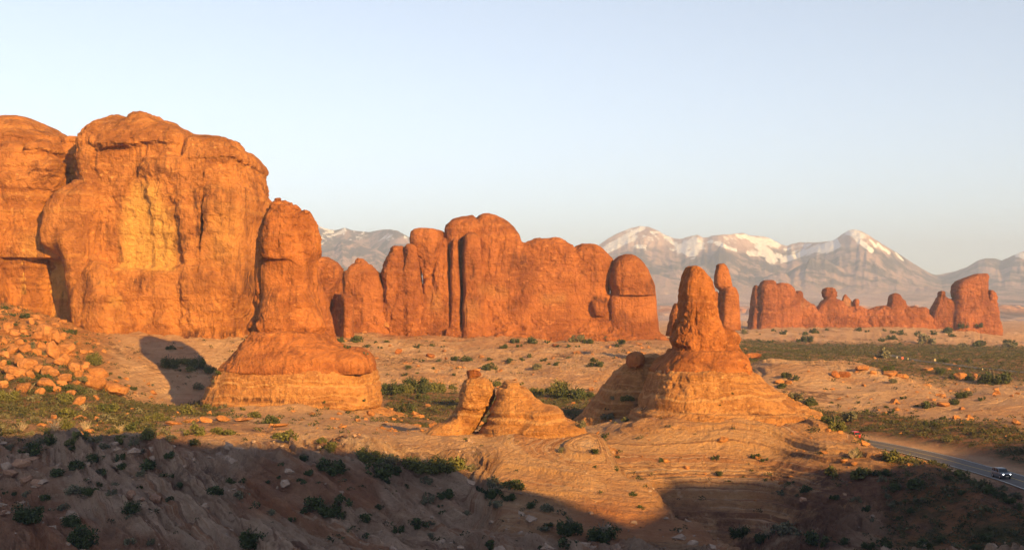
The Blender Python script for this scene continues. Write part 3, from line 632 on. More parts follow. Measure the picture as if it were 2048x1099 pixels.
rock('dome', [
    LC([(241,26,64),(244,14,78),(250,-4,94),(256,-16,104),(262,-30,112),(270,-50,120),(276,-60,126),(284,-70,146),(290,-80,158),(300,-90,164),(330,-90,166),(700,-90,170)], 528, 34, 4),
    LC([(283,170,190),(288,160,202),(296,154,210),(340,150,214),(700,150,214)], 524, 24, 4, k=2),
    LC([(300,-60,44),(308,-60,54),(320,-60,56),(326,-60,48)], 517, 29, 4, k=1.0),
    LC([(296,58,92),(304,48,104),(317,46,108),(326,52,104)], 517, 29, 3.5, k=1.0),
    LC([(292,105,142),(302,95,158),(315,87,164),(322,94,158)], 517, 29, 3, k=1.0),
    LC([(322,-70,160),(364,-70,164)], 518, 31, 5, k=1.0),
    LC([(328,120,154),(340,116,166),(356,114,172),(362,120,166)], 515, 30, 3.5, k=.8),
    LC([(360,-70,165),(372,-70,166),(392,-70,152),(430,-70,150),(480,-70,160),(700,-70,160)], 514, 29, 4, k=2.5),
    ], .45, M['cliff'], cl, amp=.85, strata=2.0, flute=.3, lam=3.0, seed=4, jag=.5, warpz=.6)
rock('alcove', [
    LC([(470,-40,200),(480,-40,205),(560,-40,205),(700,-40,205)], 516, 30, 6),
    LC([(440,30,180,.93),(462,20,200,.97),(478,8,216),(500,8,220),(514,14,222),(521,20,222)], 512, 30, 5, k=2),
    LC([(495,-20,52),(520,-20,46),(560,-20,48),(620,-20,62),(700,-20,80)], 509, 29, 4, k=2),
    LC([(516,70,128),(524,50,158),(534,45,166),(560,45,166),(590,48,162),(620,56,156),(640,66,150)], 484, 8, 3, cut=True),
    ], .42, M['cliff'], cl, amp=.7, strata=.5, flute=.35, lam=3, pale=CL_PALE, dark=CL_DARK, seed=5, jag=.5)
rock('pillar', [
    LC([(280,-70,4),(288,-70,10),(310,-70,12),(322,-70,8),(330,-70,10)], 504, 26, 4),
    LC([(322,-70,8),(336,-70,15),(360,-70,29),(400,-70,46),(450,-70,60),(500,-70,58),(540,-70,44),(640,-70,44),(700,-70,44)], 502, 28, 4, k=1.5),
    LC([(530,-70,24),(545,-70,34),(600,-70,48),(650,-70,60),(700,-70,70)], 496, 27, 3.5, k=2),
    LC([(560,-70,6),(575,-70,14),(640,-70,24),(700,-70,28)], 489, 25, 3.2, k=2),
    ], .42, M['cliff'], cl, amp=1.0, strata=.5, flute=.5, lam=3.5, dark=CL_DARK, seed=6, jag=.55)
rock('buttress', [
    LC([(352,200,222),(364,188,228),(374,172,230),(384,150,232),(400,130,234),(430,119,234),(470,113,232),(490,112,230),(505,130,228),(520,150,226),(560,170,226),(700,175,228)], 501, 26, 3.6),
    LC([(470,158,208),(482,152,216),(505,156,222),(540,165,226),(700,180,228)], 497, 25, 3.6, k=2),
    ], .42, M['cliff'], cl, amp=.9, strata=.6, flute=.45, lam=3, dark=CL_DARK, seed=7, jag=.55)
rock('low_buttress', [
    LC([(506,182,196),(512,176,204),(522,173,210),(545,166,222),(566,160,236),(580,155,248),(610,153,264),(640,156,280),(700,158,296)], 486, 18, 3),
    LC([(522,194,212),(530,188,226),(550,182,240),(580,182,252),(600,182,262)], 482, 14, 2.8, k=2),
    LC([(600,200,244),(612,192,258),(640,186,272),(700,186,285)], 480, 15, 3, k=2),
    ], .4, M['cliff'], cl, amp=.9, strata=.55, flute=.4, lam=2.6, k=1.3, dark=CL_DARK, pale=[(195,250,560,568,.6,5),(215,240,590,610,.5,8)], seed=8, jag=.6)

# --- the tower on its banded pedestal
tw = empty('rock_tower', P(580, 815, 330))
tag(tw, 'tall slim orange sandstone tower standing on a broad banded buff pedestal, beside the big cliff', 'rock tower')
rock('tower', [
    L([(506,540,618),(522,534,626),(540,531,627),(560,532,628),(580,534,630),(600,532,632),(640,528,636),(690,520,640)], 332, 8.0, 4, rot=-8),
    L([(402,553,566),(410,550,580),(416,546,592),(424,543,599),(432,539,604),(450,534,606),(475,531,608),(500,531,609),(512,534,608),(520,537,604)], 330.6, 7.6, 3.4, rot=-8, k=1.2),
    L([(421,608,616),(427,605,622),(434,602,626),(445,600,629),(470,599,634),(490,599,637),(500,600,638),(508,601,637),(520,603,630),(530,600,628)], 333, 6.6, 3, k=1.2),
    L([(578,548,612),(592,538,626),(606,530,634),(622,526,639),(634,521,645),(646,516,651),(654,513,653),(660,515,650),(667,524,642)], 330, 9.0, 3, k=1.6),
    L([(426,533,537),(436,530,539),(450,527,541),(480,524,543),(500,522,544),(530,519,545),(560,516,546),(600,513,547),(630,511,546),(648,504,544),(657,501,542),(666,506,542)], 336, 8, 3.4),
    L([(652,510,645),(668,506,652),(690,500,662)], 332, 9.5, 2.6, k=1.5),
    ], .25, M['tower'], tw, amp=.7, strata=.35, flute=.4, lam=2.2, k=1.6, seed=11, jag=.6)
rock('shoulder', [
    L([(664,512,646),(672,503,655),(682,497,670),(692,488,690),(704,476,718),(716,462,736),(728,450,743),(737,444,746),(742,452,740)], 331, 20.4, 3.0),
    L([(684,560,640,.8),(695,550,668,.92),(712,543,684),(728,540,692),(741,540,690)], 327, 15.5, 3, k=2),
    L([(695,686,722,.8),(702,676,732,.9),(714,671,742),(730,670,747),(742,674,746)], 327, 15, 3, k=.8),
    ], .25, M['tower'], tw, amp=.55, strata=.4, flute=.3, lam=1.6, k=1.6, seed=13, jag=.7)
rock('pedestal', [
    L([(733,450,742),(738,443,747),(750,438,750),(770,427,756),(790,417,760),(800,414,761),(807,419,759)], 331, 22, 3.2),
    L([(800,424,754),(812,421,757),(817,412,765),(826,390,785),(842,365,830)], 330, 24, 2.6, k=.4),
    ], .3, M['bed'], tw, amp=.6, strata=1.15, flute=.3, lam=1.1, k=1.6, seed=12, warpz=.35, jag=.6, dark=[(470,600,797,806,1.,4),(600,700,800,808,.7,4)])

# --- rocks behind the tower
oc = empty('rock_shoulder', P(655, 652, 540)); tag(oc, 'rounded red rock shoulder right behind the slim tower, dark shaded wall at its side', 'rock outcrop')
rock('shoulder', [L([(515,628,655),(519,618,666),(526,610,676),(536,605,686),(556,600,684),(580,600,668),(614,600,664),(690,600,664)], 566, 12, 4)], .45, M['mid'], oc, amp=.9, seed=21, strata=.5, jag=.6)
rock('lower_shoulder', [L([(558,600,636),(566,600,645),(580,600,650),(600,600,656),(640,600,664),(656,600,668),(685,600,672)], 440, 8, 3.5, rot=10)], .4, M['mid'], oc, amp=.7, seed=25, strata=.5, jag=.6)
rock('shaded_wall', [L([(588,655,712),(594,644,724),(602,640,728),(640,638,730),(690,636,732)], 556, 2.6, 6, rot=-64)], .45, M['mid'], oc, amp=.5, flute=.9, seed=22)
oc = empty('rock_outcrop', P(725, 640, 600)); tag(oc, 'stepped red butte with a small square crown, between tower and central fin', 'rock outcrop')
rock('butte', [L([(517,717,727),(521,712,734),(527,710,738),(530,704,744),(540,700,748)], 600, 7, 3.5), L([(528,706,742),(533,699,748),(541,692,757),(546,690,760),(570,686,770),(610,685,780),(700,685,790)], 600, 11, 3.2, k=1), L([(546,640,690),(553,630,700),(575,630,705),(700,630,712)], 604, 11, 3.4, k=2)], .5, M['mid'], oc, amp=.9, strata=.8, seed=23, jag=.6)
oc = empty('rock_outcrop', P(800, 640, 583)); tag(oc, 'twin topped dark red butte tucked against the left end of the central fin', 'rock outcrop')
rock('butte', [L([(492,788,804),(497,784,809),(512,780,815),(520,776,822),(534,769,830),(545,765,840),(600,766,850),(700,768,846)], 600, 10, 3.8), L([(488,816,827),(493,811,834),(520,809,838),(540,806,840),(600,806,842),(700,806,845)], 599, 10, 3.4, k=.3)], .45, M['mid'], oc, amp=.85, flute=.7, strata=.7, seed=24, jag=.6)

# --- the central fin (a herd of rounded domes)
def LM(rows, Yd, d, n=2.6, **kw): return Lobe(rows, Yd-90, d, n, **kw)
fin = empty('sandstone_fin', P(1080, 680, 600)); tag(fin, 'broad dark orange fin of rounded domes in the centre, pierced by a tiny window', 'rock formation')
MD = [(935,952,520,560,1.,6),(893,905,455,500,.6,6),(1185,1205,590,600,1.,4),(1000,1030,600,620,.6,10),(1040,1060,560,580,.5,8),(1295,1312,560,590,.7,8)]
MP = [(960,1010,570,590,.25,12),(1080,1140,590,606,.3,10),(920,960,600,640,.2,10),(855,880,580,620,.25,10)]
rock('wall', [
    LM([(433,926,944),(436,915,952),(441,906,960),(450,896,966),(460,892,970),(490,890,975),(520,892,985),(560,894,990),(600,890,1000),(700,880,1010)], 700, 17, 4.2, rot=-4),
    LM([(428,965,981),(430,960,991),(434,955,1001),(444,951,1017),(456,948,1030),(472,946,1042),(490,945,1049),(530,942,1058),(600,940,1070),(710,930,1085)], 699, 18, 3.6, k=1.2),
    LM([(477,1072,1112),(480,1060,1124),(484,1050,1134),(492,1040,1146),(510,1032,1155),(540,1025,1162),(600,1020,1170),(710,1010,1180)], 698, 17, 4, k=2.5),
    LM([(489,1162,1182),(491,1155,1192),(497,1148,1203),(507,1144,1214),(520,1142,1221),(536,1142,1223),(550,1143,1221),(562,1143,1216),(572,1143,1210),(590,1140,1207),(592,1140,1220),(640,1140,1224),(710,1130,1228)], 699, 15, 3.6, k=1.5),
    LM([(540,880,1204,.8),(575,872,1206,.86),(592,864,1208,.9),(596,862,1214,.92),(640,850,1216,.98),(710,830,1222,1.06)], 698, 17, 7, k=5),
    LM([(600,1180,1202),(606,1177,1210),(618,1177,1213),(630,1184,1208)], 686, 8, 2.6, k=.8),
    LM([(474,922,924),(500,919,922),(540,919,922),(585,924,927),(600,920,923),(690,919,922)], 682, 8, 4, cut=True, kd=0),
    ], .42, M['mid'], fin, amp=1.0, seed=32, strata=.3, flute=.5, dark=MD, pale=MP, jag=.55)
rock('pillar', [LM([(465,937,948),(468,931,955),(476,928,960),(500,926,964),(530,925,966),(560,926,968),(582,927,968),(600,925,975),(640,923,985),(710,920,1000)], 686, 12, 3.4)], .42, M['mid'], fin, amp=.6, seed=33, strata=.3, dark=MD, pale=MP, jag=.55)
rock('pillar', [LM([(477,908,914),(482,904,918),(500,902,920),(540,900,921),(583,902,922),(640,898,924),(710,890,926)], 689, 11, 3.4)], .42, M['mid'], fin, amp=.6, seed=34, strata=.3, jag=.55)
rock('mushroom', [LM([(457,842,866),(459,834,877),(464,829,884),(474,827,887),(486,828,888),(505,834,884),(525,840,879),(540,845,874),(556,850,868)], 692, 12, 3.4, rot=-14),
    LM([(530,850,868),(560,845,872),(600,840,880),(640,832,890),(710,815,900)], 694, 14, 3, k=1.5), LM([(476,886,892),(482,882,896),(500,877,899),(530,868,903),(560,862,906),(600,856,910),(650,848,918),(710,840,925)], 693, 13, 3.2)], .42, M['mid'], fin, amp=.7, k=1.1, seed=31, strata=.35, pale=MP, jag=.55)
rock('dome', [LM([(509,1248,1262),(512,1239,1272),(518,1231,1281),(526,1225,1288),(540,1220,1297),(556,1217,1304),(570,1218,1309),(582,1223,1310),(591,1224,1310)], 690, 14, 3.2), LM([(584,1224,1309),(594,1216,1310),(606,1212,1311),(630,1212,1312),(660,1210,1315),(710,1206,1324)], 692, 15, 3.6, k=.7)], .42, M['mid'], fin, amp=.55, seed=37, strata=.35, dark=MD, pale=MP, jag=.55)
rock('talus_apron', [LM([(640,900,1290,.7),(655,870,1308,.85),(668,840,1322,1.0),(680,815,1336,1.2),(692,790,1350,1.5),(712,760,1370,1.9)], 692, 18, 4)], .45, M['mid'], fin, amp=1.5, seed=38, strata=.7, jag=1.1)

# --- the spire on the right, its banded cone
sp = empty('rock_spire', P(1390, 830, 280)); tag(sp, 'knobbly orange sandstone spire on a wide banded cone, right of the central fin', 'rock spire')
rock('spire', [
    L([(590,1362,1420),(610,1358,1426),(640,1358,1432),(660,1352,1442),(690,1348,1454),(720,1338,1470)], 280, 6.9, 4),
    L([(530,1380,1392),(533,1374,1399),(540,1370,1408),(552,1364,1418),(564,1360,1424),(580,1357,1427),(592,1355,1428),(599,1357,1426),(604,1362,1420)], 280, 6.4, 3, k=.3),
    L([(598,1366,1420),(604,1357,1428),(618,1354,1431),(630,1354,1432),(638,1358,1429)], 279.5, 6.7, 3.4, k=.3),
    L([(630,1362,1428),(640,1353,1435),(654,1348,1441),(668,1342,1448),(680,1338,1454),(688,1341,1455),(696,1350,1448)], 279.2, 7.6, 3.2, k=.4),
    L([(600,1393,1394.5),(630,1391,1392.5),(668,1394,1395.5)], 272.6, 1.3, 3, cut=True, kd=0),
    L([(656,1444,1453),(662,1438,1463),(670,1432,1471),(678,1432,1475),(684,1436,1472),(690,1444,1464)], 278.5, 4.5, 2.6, k=.4),
    L([(682,1352,1464),(692,1347,1468),(702,1342,1474),(712,1335,1482),(724,1322,1492)], 280, 10, 2.6, k=1.2),
    ], .21, M['tower'], sp, amp=.5, strata=.35, flute=.35, lam=1.8, k=1.9, seed=41, jag=.7)
rock('shoulder', [
    L([(700,1342,1472),(708,1334,1480),(718,1324,1488),(730,1312,1495),(741,1304,1500),(746,1308,1496)], 281, 15.4, 2.6),
    L([(709,1466,1484),(716,1457,1491),(728,1453,1496),(742,1455,1499),(747,1460,1496)], 276.5, 8, 2.8, k=.5), L([(712,1420,1450),(722,1405,1458),(745,1398,1462)], 276, 11, 2.6, k=1.5),
    ], .26, M['tower'], sp, amp=.45, strata=.45, flute=.3, lam=1.4, k=1.8, seed=47, jag=.7)
rock('pedestal', [
    L([(738,1308,1498),(742,1304,1502),(752,1300,1514),(764,1294,1530),(780,1287,1553),(796,1279,1583),(806,1275,1602),(810,1274,1610),(816,1280,1606)], 281, 21, 2.5),
    L([(813,1276,1612),(818,1268,1626),(826,1262,1640),(838,1254,1656),(852,1240,1676),(870,1225,1700)], 278, 25, 2.3, k=.4),
    ], .27, M['bed'], sp, amp=.5, strata=1.2, flute=.25, lam=1.0, k=1.8, seed=42, warpz=.3, jag=.6, dark=[(1280,1300,812,822,1.,3),(1340,1372,816,822,1.,3),(1490,1515,820,828,1.,3)])
rg = empty('rock_ridge', P(1250, 825, 296)); tag(rg, 'low sloping sandstone ridge half in shade, leaning on the left flank of the spire cone', 'rock ridge')
rock('ridge', [L([(712,1278,1322),(718,1266,1326),(732,1244,1330),(748,1228,1332),(766,1212,1332),(786,1196,1330),(804,1182,1328),(822,1168,1326),(840,1150,1322),(880,1120,1316)], 298, 12, 2.6), L([(706,1300,1312),(710,1286,1316),(722,1284,1318)], 302, 5, 2.6, k=.6)], .28, M['bed'], rg, amp=.55, strata=.8, lam=.9, k=1.7, seed=43, warpz=.4, jag=.6)
rock('cap_stone', [L([(704,1268,1280),(707,1261,1285),(715,1255,1288),(724,1254,1288),(732,1257,1284)], 292, 5, 2.4)], .22, M['tower'], rg, amp=.3, k=2.2, seed=44)
pl = empty('rock_pillar', P(1450, 630, 650)); tag(pl, 'two tiered red stone pillar standing just behind the knobbly spire', 'rock pillar')
rock('pillar', [L([(527,1437,1446),(530,1432,1451),(538,1430,1456),(552,1428,1460),(566,1428,1463),(574,1431,1464),(580,1438,1460)], 650, 5.5, 3), L([(573,1448,1466),(578,1443,1471),(590,1440,1475),(610,1439,1476),(660,1438,1478)], 648, 6, 3.6, rot=14, k=.2), L([(582,1424,1434),(590,1420,1438),(610,1418,1440),(660,1416,1442)], 652, 5, 3, k=.2)], .42, M['mid'], pl, amp=.35, seed=45, strata=.3, k=1.3, jag=.5)
st = empty('rock_stub', P(1350, 650, 460)); tag(st, 'small dark stub of rock peeping out left of the knobbly spire', 'rock')
rock('stub', [L([(606,1350,1362),(612,1346,1366),(624,1342,1368),(640,1337,1370),(672,1330,1375)], 460, 5, 2.7)], .35, M['mid'], st, amp=.4, seed=46, k=1.5, jag=.6)

# --- the far wall of fins on the right
fw = empty('rock_wall', P(1560, 655, 1000)); tag(fw, 'far red rock wall with two big rounded domes at its left end', 'rock wall')
rock('dome', [L([(570,1508,1514),(575,1505,1517),(590,1503,1520),(620,1501,1524),(678,1493,1530)], 1000, 10, 3), L([(561,1527,1543),(564,1521,1548),(572,1517,1551),(590,1515,1553),(620,1513,1556),(678,1508,1565)], 998, 13, 3.4, k=.4), L([(567,1556,1574),(570,1551,1580),(577,1547,1586),(588,1545,1591),(605,1542,1598),(678,1538,1615)], 998, 13, 3.6, k=.4), L([(581,1593,1600),(585,1590,1604),(594,1586,1605),(610,1584,1607)], 1000, 7, 2.8, k=.4)], .6, M['far'], fw, amp=.8, seed=51, strata=.4, jag=.6)
rock('base', [L([(594,1570,1604),(600,1560,1612),(608,1550,1622),(618,1540,1632),(636,1520,1642),(678,1500,1655)], 1000, 14, 4)], .6, M['far'], fw, amp=1.1, seed=52, strata=.7, flute=.8, pale=[(1570,1620,608,622,.6,8)], jag=.7)
kw = empty('rock_wall', P(1740, 655, 1000)); tag(kw, 'far low red rock wall topped by knobs and thin spirelets', 'rock wall')
rock('knob', [L([(574,1652,1664),(577,1646,1670),(584,1644,1674),(592,1645,1676),(597,1650,1672),(600,1652,1668)], 1000, 6, 3), L([(596,1650,1674),(602,1645,1684),(612,1636,1692),(622,1630,1700),(640,1625,1710),(678,1620,1720)], 1000, 11, 3.2, k=.4)], .55, M['far'], kw, amp=.7, seed=53, strata=.6, flute=.7, jag=.6)
rock('knob', [L([(586,1786,1792),(589,1780,1798),(596,1778,1802),(602,1777,1808),(610,1775,1812),(622,1774,1816),(640,1772,1822),(678,1768,1830)], 1000, 9, 3.2)], .55, M['far'], kw, amp=.7, seed=54, strata=.8, flute=.7, jag=.6)
rock('spirelet', [L([(588,1689,1693),(592,1686,1695),(597,1685,1700),(605,1683,1706),(614,1680,1714),(634,1676,1720)], 1002, 4, 2.5)], .4, M['far'], kw, amp=.3, seed=55, pale=[(1680,1720,595,620,.8,6)])
rock('spirelet', [L([(597,1710,1716),(600,1707,1718),(606,1706,1718),(612,1707,1717),(632,1704,1720)], 998, 4, 2.5)], .4, M['far'], kw, amp=.3, seed=56)
rock('base', [L([(612,1696,1722),(616,1680,1732),(622,1660,1745),(630,1640,1770),(678,1615,1790)], 1000, 11, 4), L([(611,1764,1776),(614,1750,1790),(620,1735,1802),(634,1715,1815),(678,1710,1825)], 1000, 12, 4, k=1), L([(614,1812,1850),(617,1804,1855),(630,1795,1860),(678,1785,1872)], 1000, 11, 5, k=1)], .6, M['far'], kw, amp=1.0, seed=57, strata=.8, flute=.8, jag=.8)
bw = empty('rock_butte', P(1930, 655, 1000)); tag(bw, 'tall far red butte with a nosed crest, rightmost of the far rocks', 'rock butte')
rock('crest', [L([(547,1956,1968),(549,1948,1971),(552,1940,1972),(557,1924,1972),(562,1914,1971),(570,1907,1971),(584,1905,1970),(598,1908,1971),(608,1912,1970)], 998, 12, 4)], .55, M['far'], bw, amp=.6, seed=58, strata=.5, jag=.6)
rock('base', [L([(582,1879,1886),(585,1877,1889),(593,1875,1891),(598,1872,1898),(604,1869,1906),(616,1863,1912),(630,1860,1918),(678,1855,1935)], 1000, 11, 3.4), L([(597,1908,1970),(602,1904,1976),(620,1900,1984),(640,1896,1990),(678,1890,1998)], 998, 14, 4, k=1), L([(579,1975,1982),(584,1970,1987),(594,1968,1989),(606,1968,1989),(630,1970,1993),(678,1968,1998)], 1000, 12, 3.4, k=.5)], .6, M['far'], bw, amp=1.0, seed=59, strata=.5, flute=1.1, jag=.7)

# --- the leaning hoodoo and the layered knob in front
ho = empty('hoodoo', P(930, 872, 225)); tag(ho, 'leaning rounded hoodoo of orange rock, a boulder balanced on its head', 'hoodoo')
rock('hoodoo', [L([(755,940,966),(758,932,974),(766,926,983),(780,921,988),(792,921,987),(800,922,984),(808,921,980)], 226, 5.6, 3.2), L([(788,925,985),(804,921,980),(818,914,974),(832,904,966),(845,892,958),(858,876,950),(870,858,944),(900,820,936)], 226.5, 7, 3, k=1.2), L([(846,874,918),(858,852,932),(872,830,938),(900,800,942)], 224.5, 7, 2.6, k=1.5)], .17, M['bed'], ho, amp=.36, strata=.6, lam=.9, k=2.2, seed=61, warpz=.4, jag=.7)
kb = empty('layered_knob', P(1060, 860, 222)); tag(kb, 'stepped layered sandstone knob capping the foreground dome, right beside the leaning hoodoo', 'rock knob')
rock('cap', [L([(761,1010,1036),(764,1005,1041),(771,1002,1043),(780,996,1054),(795,991,1072),(806,988,1086),(818,984,1106),(830,978,1128),(845,970,1146),(860,958,1166),(880,935,1202),(905,900,1242)], 224, 11, 2.6),
    L([(812,1064,1108),(817,1056,1120),(828,1050,1129),(842,1050,1134)], 223.2, 8.5, 4, k=.8), L([(842,1040,1150),(846,1036,1163),(857,1030,1170),(870,1030,1180)], 223, 10, 4, k=.8)], .17, M['bed'], kb, amp=.40, strata=1.5, lam=.75, k=2.0, seed=62, warpz=.3, jag=.7)
def boulder(px, py, w, h, Yd=None, d=None, mat='boulder', label=None, group=None, seed=0, tilt=0, name='boulder', sink=.25):
    """a weathered block centred on a pixel (sizes in pixels)"""
    if Yd is None:
        hit = pick(px, py+h*.4)
        if hit is None: return None
        Y = hit[1]
    else: Y = Yd*S
    rs = np.random.RandomState(seed+100)
    W, H = w/F*Y, h/F*Y; D = d/F*Y if d else (W+H)*.45
    n = 22; a = np.linspace(-1, 1, n)
    key = {}; Vs = []; Qs = []
    for fx in range(6):
        k, sg = fx//2, 1 if fx % 2 else -1
        ids = np.zeros((n, n), int)
        for i in range(n):
            for j in range(n):
                p = [0, 0, 0]; p[k] = sg; p[(k+1) % 3] = a[i]; p[(k+2) % 3] = a[j]; kk = tuple(np.round(p, 4))
                if kk not in key: key[kk] = len(Vs); Vs.append(p)
                ids[i, j] = key[kk]
        q = np.stack([ids[:-1, :-1], ids[1:, :-1], ids[1:, 1:], ids[:-1, 1:]], -1).reshape(-1, 4)
        Qs.append(q if sg > 0 else q[:, ::-1])
    V = np.array(Vs, float); nn = 2.2+rs.rand()*2.6
    V /= (np.abs(V)**nn).sum(1)[:, None]**(1/nn)
    for _ in range(13):                                   # chip flat faces off
        g = rs.randn(3); g /= np.linalg.norm(g); c = .60+.28*rs.rand(); dd = V@g
        V = V-np.maximum(dd-c, 0)[:, None]*g*.9
    o = rs.rand(3)*40
    r = .16*fbm(V[:, 0]*1.3+o[0], V[:, 1]*1.3+o[1], V[:, 2]*1.3+o[2], 5, 7, .6)
    V = V*(1+r[:, None]); V = V*np.array([W/2, D/2, H/2])/np.abs(V).max(0)
    t = R(tilt); V = np.column_stack([V[:, 0]*math.cos(t)+V[:, 2]*math.sin(t), V[:, 1], -V[:, 0]*math.sin(t)+V[:, 2]*math.cos(t)])
    ob = mesh_np(name, V, np.concatenate(Qs), M[mat]); ob.location = ((px-1024)/F*Y, Y+D*sink, (HZ-py)/F*Y)
    return tag(ob, label, 'boulder', group)
boulder(947, 747.5, 31, 20, 225, 22, 'tower', 'rounded boulder balanced on the head of the leaning hoodoo', seed=3, tilt=-14, name='balanced_boulder', sink=0)
for px, py, w, h, lb, sd in ((556, 400, 15, 9, 'tiny flat stone perched on the very top of the slim tower', 4), (582, 410, 13, 13, 'pair of tumbled stones near the crown of the slim tower', 5), (589, 416, 18, 12, 'wedge of stone lying under the tumbled crown stones of the slim tower', 6), (612, 424, 15, 9, 'flat stone capping the right shoulder of the slim tower', 8), (537, 421, 10, 10, 'small stone lodged at the top left edge of the slim tower', 9)):
    boulder(px, py, w, h, 330, w*1.1, 'tower', lb, seed=sd, tilt=10*math.sin(sd), name='perched_stone', sink=0)

# ------------------------------------------------------------------ looking up points of the ground
bpy.context.view_layer.update(); DG = bpy.context.evaluated_depsgraph_get()
def pick(px, py):
    d = Vector(((px-1024)/F, 1, (HZ-py)/F)).normalized()
    ok, loc, nrm, idx, ob, mt = scene.ray_cast(DG, (0, 0, 0), d, distance=9000)
    return (loc.x, loc.y, loc.z) if ok else None

# ------------------------------------------------------------------ boulders
def zone(x0, y0, sc, lst): return [(x0+q[0]/sc, y0+q[1]/sc)+tuple(v/sc if isinstance(v, (int, float)) else v for v in q[2:]) for q in lst]
ORD = 'first second third fourth fifth sixth seventh eighth ninth tenth eleventh twelfth thirteenth fourteenth fifteenth sixteenth seventeenth eighteenth nineteenth twentieth'.split()
ORD += ['twenty-'+o for o in ORD[:9]]+['thirtieth']+['thirty-'+o for o in ORD[:9]]+['fortieth']+['forty-'+o for o in ORD[:9]]
TAL = zone(0, 600, 4.227, [(45,215,110,100),(25,330,60,60),(165,170,70,70),(260,165,40,50),(375,230,110,160),(445,285,100,110),(530,285,60,60),(440,395,90,140),(560,395,110,90),(150,480,80,120),(225,520,140,120),(520,490,130,100),(610,550,100,80),(15,530,50,80),(100,590,180,80),(420,590,130,100),(310,560,100,70),(540,640,110,80),(650,610,80,70),(820,600,160,90),(800,690,150,100),(950,730,220,100),(960,635,45,60),(390,690,130,90),(195,720,110,80),(330,760,80,60),(660,835,100,70),(600,775,80,50),(805,815,50,30),(160,340,80,60),(90,410,100,70),(300,420,80,60),(220,460,70,60),(380,500,70,50),(120,270,80,60),(310,290,80,70),(190,250,60,50),(615,235,70,40),(690,790,60,50),(720,770,60,40),(520,690,90,60),(470,740,60,50),(30,450,80,60),(200,400,90,70),(20,700,80,60),(60,640,80,60),(290,640,60,50),(640,690,60,40),(500,340,50,60),(240,610,80,60),(700,560,70,50),(740,640,70,50)])
rs = np.random.RandomState(5)
tal = [(q, 'big' if q[2] > 26 else 'mid-sized' if q[2] > 17 else 'small', 'upper' if q[1] < 680 else 'middle' if q[1] < 735 else 'lower') for q in TAL]
tal.sort(key=lambda t: t[0][0]); cnt = {}
for i, (q, sz, band) in enumerate(tal):
    if sz == 'small' and i % 2: continue
    k = (sz, band); cnt[k] = cnt.get(k, 0)+1
    shape = 'tall' if q[3] > q[2]*1.2 else 'squat' if q[3] < q[2]*.72 else 'blocky'
    boulder(q[0], q[1]+q[3]*.22, q[2]*1.25, q[3]*1.2, None, q[2]*.9, 'boulder', f'{sz} {shape} orange boulder on the {band} talus, {ORD[cnt[k]-1]} {sz} one from the left', 'boulders tumbled on the talus slope below the cliff', seed=i*3+1, tilt=float(rs.randint(-24, 24)), sink=.3)
